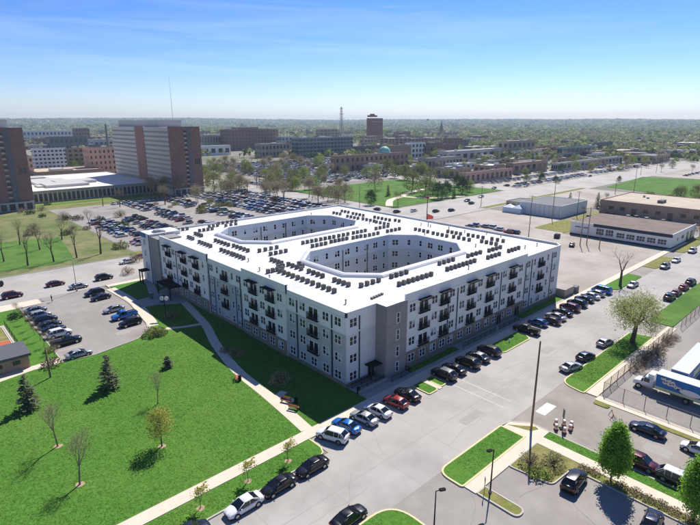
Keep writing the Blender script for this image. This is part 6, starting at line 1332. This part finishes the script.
# ------------------------------------------------------------------ woods to the horizon
def wood(n, rmin, rmax, amin, amax, size, hmul, tris, name, label, avoid=None, mats_=('wood1', 'wood2', 'wood3', 'dark'), wts=(.5, .22, .18, .1), seed=1, base=None):
    r_ = np.random.RandomState(seed); rad = np.sqrt(r_.uniform(rmin ** 2, rmax ** 2, n)); ang = YAW + np.radians(r_.uniform(amin, amax, n)); X, Y = rad * np.cos(ang), rad * np.sin(ang)
    keep = np.ones(n, bool)
    if avoid is not None: keep = np.array([not avoid(a, b, r_) for a, b in zip(X, Y)])
    X, Y = X[keep], Y[keep]; n = len(X); Z = np.array([max(-.1, hill_h(a, b) - .5) for a, b in zip(X, Y)])
    S = size * r_.uniform(.6, 1.25, n); kind = r_.choice(len(mats_), n, p=wts)
    d = r_.normal(size=(n, tris, 3)); d /= np.linalg.norm(d, axis=2, keepdims=True); d[..., 2] = np.abs(d[..., 2]) * 1.15 - .2
    cen = d * (S[:, None, None] * r_.uniform(.72, 1.04, (n, tris, 1))) * np.array([1, 1, hmul]); cen[..., 2] += (S * hmul * .75)[:, None]
    cen += np.stack([X, Y, Z], 1)[:, None, :]
    t1_ = r_.normal(size=(n, tris, 3)); t1_ /= np.linalg.norm(t1_, axis=2, keepdims=True); t2_ = np.cross(d, t1_); t2_ /= np.linalg.norm(t2_, axis=2, keepdims=True) + 1e-6
    s = (S[:, None, None] * r_.uniform(.25, .5, (n, tris, 1)))
    P = np.stack([cen - t1_ * s, cen + t1_ * s * .6 + t2_ * s * .8, cen + t1_ * s * .5 - t2_ * s * .8], 2).reshape(-1, 3)
    me = bpy.data.meshes.new(name); me.vertices.add(len(P)); me.vertices.foreach_set('co', P.astype(np.float32).ravel()); nt_ = len(P) // 3
    me.loops.add(nt_ * 3); me.loops.foreach_set('vertex_index', np.arange(nt_ * 3, dtype=np.int32)); me.polygons.add(nt_); me.polygons.foreach_set('loop_start', np.arange(0, nt_ * 3, 3, dtype=np.int32)); me.polygons.foreach_set('loop_total', np.full(nt_, 3, np.int32))
    me.polygons.foreach_set('material_index', np.repeat(kind, tris).astype(np.int32))
    for q in mats_: me.materials.append(LEAF[q])
    me.update(); me.validate(); o = put(name, me); return tag(o, label, 'woods', kind='stuff')
def town(a, b, r_):
    px, py = proj((a, b, 0))
    if px < 470: return py > 162 or r_.rand() < (.93 if py > 145 else .72 if py > 136 else .5 if py > 129 else .12)
    if py > 163: return True
    if py > 140: return r_.rand() < .35 + .3 * (py - 140) / 23
    return False
wood(15000, 560, 1700, -46, 46, 5.5, 1.05, 26, 'woodland', 'leafing woods spreading behind the shops', town, seed=1)
wood(12000, 1700, 3600, -46, 46, 13, .62, 18, 'woodland', 'far woods reaching to the hills', lambda a, b, r_: town(a, b, r_), seed=2)
wood(15000, 3600, 8600, -46, 46, 34, .36, 14, 'woodland', 'wooded hills on the horizon', None, seed=3)
# ------------------------------------------------------------------ grass blades on the near lawns
path_pts = [(51.2, 124), (50.6, 117), (48.9, 107), (47.4, 99), (44.2, 88.5), (41.6, 76), (40.9, 66), (40.2, 58), (39.6, 52.5)]
def seg_d(px, py, a, b):
    ax, ay = a; bx_, by_ = b; dx, dy = bx_ - ax, by_ - ay; t_ = np.clip(((px - ax) * dx + (py - ay) * dy) / (dx * dx + dy * dy), 0, 1); return np.hypot(px - ax - t_ * dx, py - ay - t_ * dy)
def blades(rects, dens, name, label, seed, hmin=.025, hmax=.075, clear=True, z=.1, m='grass'):
    r_ = np.random.RandomState(seed); X, Y = [], []
    for x0, x1, y0, y1 in rects: n = int((x1 - x0) * (y1 - y0) * dens); X.append(r_.uniform(x0, x1, n)); Y.append(r_.uniform(y0, y1, n))
    X, Y = np.concatenate(X), np.concatenate(Y)
    if clear:
        k = np.ones(len(X), bool)
        for a, b in zip(path_pts, path_pts[1:]): k &= seg_d(X, Y, a, b) > 1.12
        k &= seg_d(X, Y, (40.0, 103.6), (47.6, 100.6)) > .8; k &= ~((X > 40.5) & (X < 44.2) & (Y > 58.8) & (Y < 65)); X, Y = X[k], Y[k]
    n = len(X); T_ = 3; ang = r_.uniform(0, 6.283, (n, T_)); w = r_.uniform(.04, .10, (n, T_)); h = r_.uniform(hmin, hmax, (n, T_)); ox, oy = r_.normal(0, .07, (n, T_)), r_.normal(0, .07, (n, T_)); lx, ly = r_.normal(0, .06, (n, T_)), r_.normal(0, .06, (n, T_))
    bx_, by_ = X[:, None] + ox, Y[:, None] + oy; zz = np.full((n, T_), z - .005)
    P = np.stack([np.stack([bx_ - w * np.cos(ang), by_ - w * np.sin(ang), zz], -1), np.stack([bx_ + w * np.cos(ang), by_ + w * np.sin(ang), zz], -1), np.stack([bx_ + lx, by_ + ly, zz + h], -1)], 2).reshape(-1, 3)
    me = bpy.data.meshes.new(name); nt_ = len(P) // 3; me.vertices.add(len(P)); me.vertices.foreach_set('co', P.astype(np.float32).ravel()); me.loops.add(nt_ * 3); me.loops.foreach_set('vertex_index', np.arange(nt_ * 3, dtype=np.int32)); me.polygons.add(nt_); me.polygons.foreach_set('loop_start', np.arange(0, nt_ * 3, 3, dtype=np.int32)); me.polygons.foreach_set('loop_total', np.full(nt_, 3, np.int32)); me.materials.append(LEAF[m]); me.update(); tag(put(name, me), label, 'grass', kind='stuff')
blades([(-4, 51.6, 52.8, 99.6), (42.6, 47, 100, 119)], 15, 'grass', 'short grass blades of the big lawn', 1)
blades([(-4, 36.6, 46.7, 50.2), (62.9, 63.3, 47, 50)], 20, 'grass', 'short grass blades of the verge by the kerb', 2, clear=False, z=.12)
blades([(49.4, 61.3, 30, 33.2), (84, 112, 29.6, 33.2), (63.8, 65.3, 5, 27.5), (84.4, 94, 47, 50), (30, 35, 22, 33.5)], 20, 'grass', 'short grass blades of the kerbed islands', 3, clear=False, z=.125)
# ------------------------------------------------------------------ haze
mb = MB(); mb.box(-3000, 9600, -3000, 9600, -1.2, 175)
hz = bpy.data.materials.new('haze'); hz.use_nodes = True; N = hz.node_tree.nodes; N.clear(); out = N.new('ShaderNodeOutputMaterial'); pv = N.new('ShaderNodeVolumePrincipled'); pv.inputs['Color'].default_value = (.68, .84, 1, 1); pv.inputs['Density'].default_value = .00011; pv.inputs['Anisotropy'].default_value = .2
hz.node_tree.links.new(pv.outputs[0], out.inputs['Volume']); o = mb.build('haze', hz); tag(o, 'pale blue haze over the town', 'haze', kind='stuff')
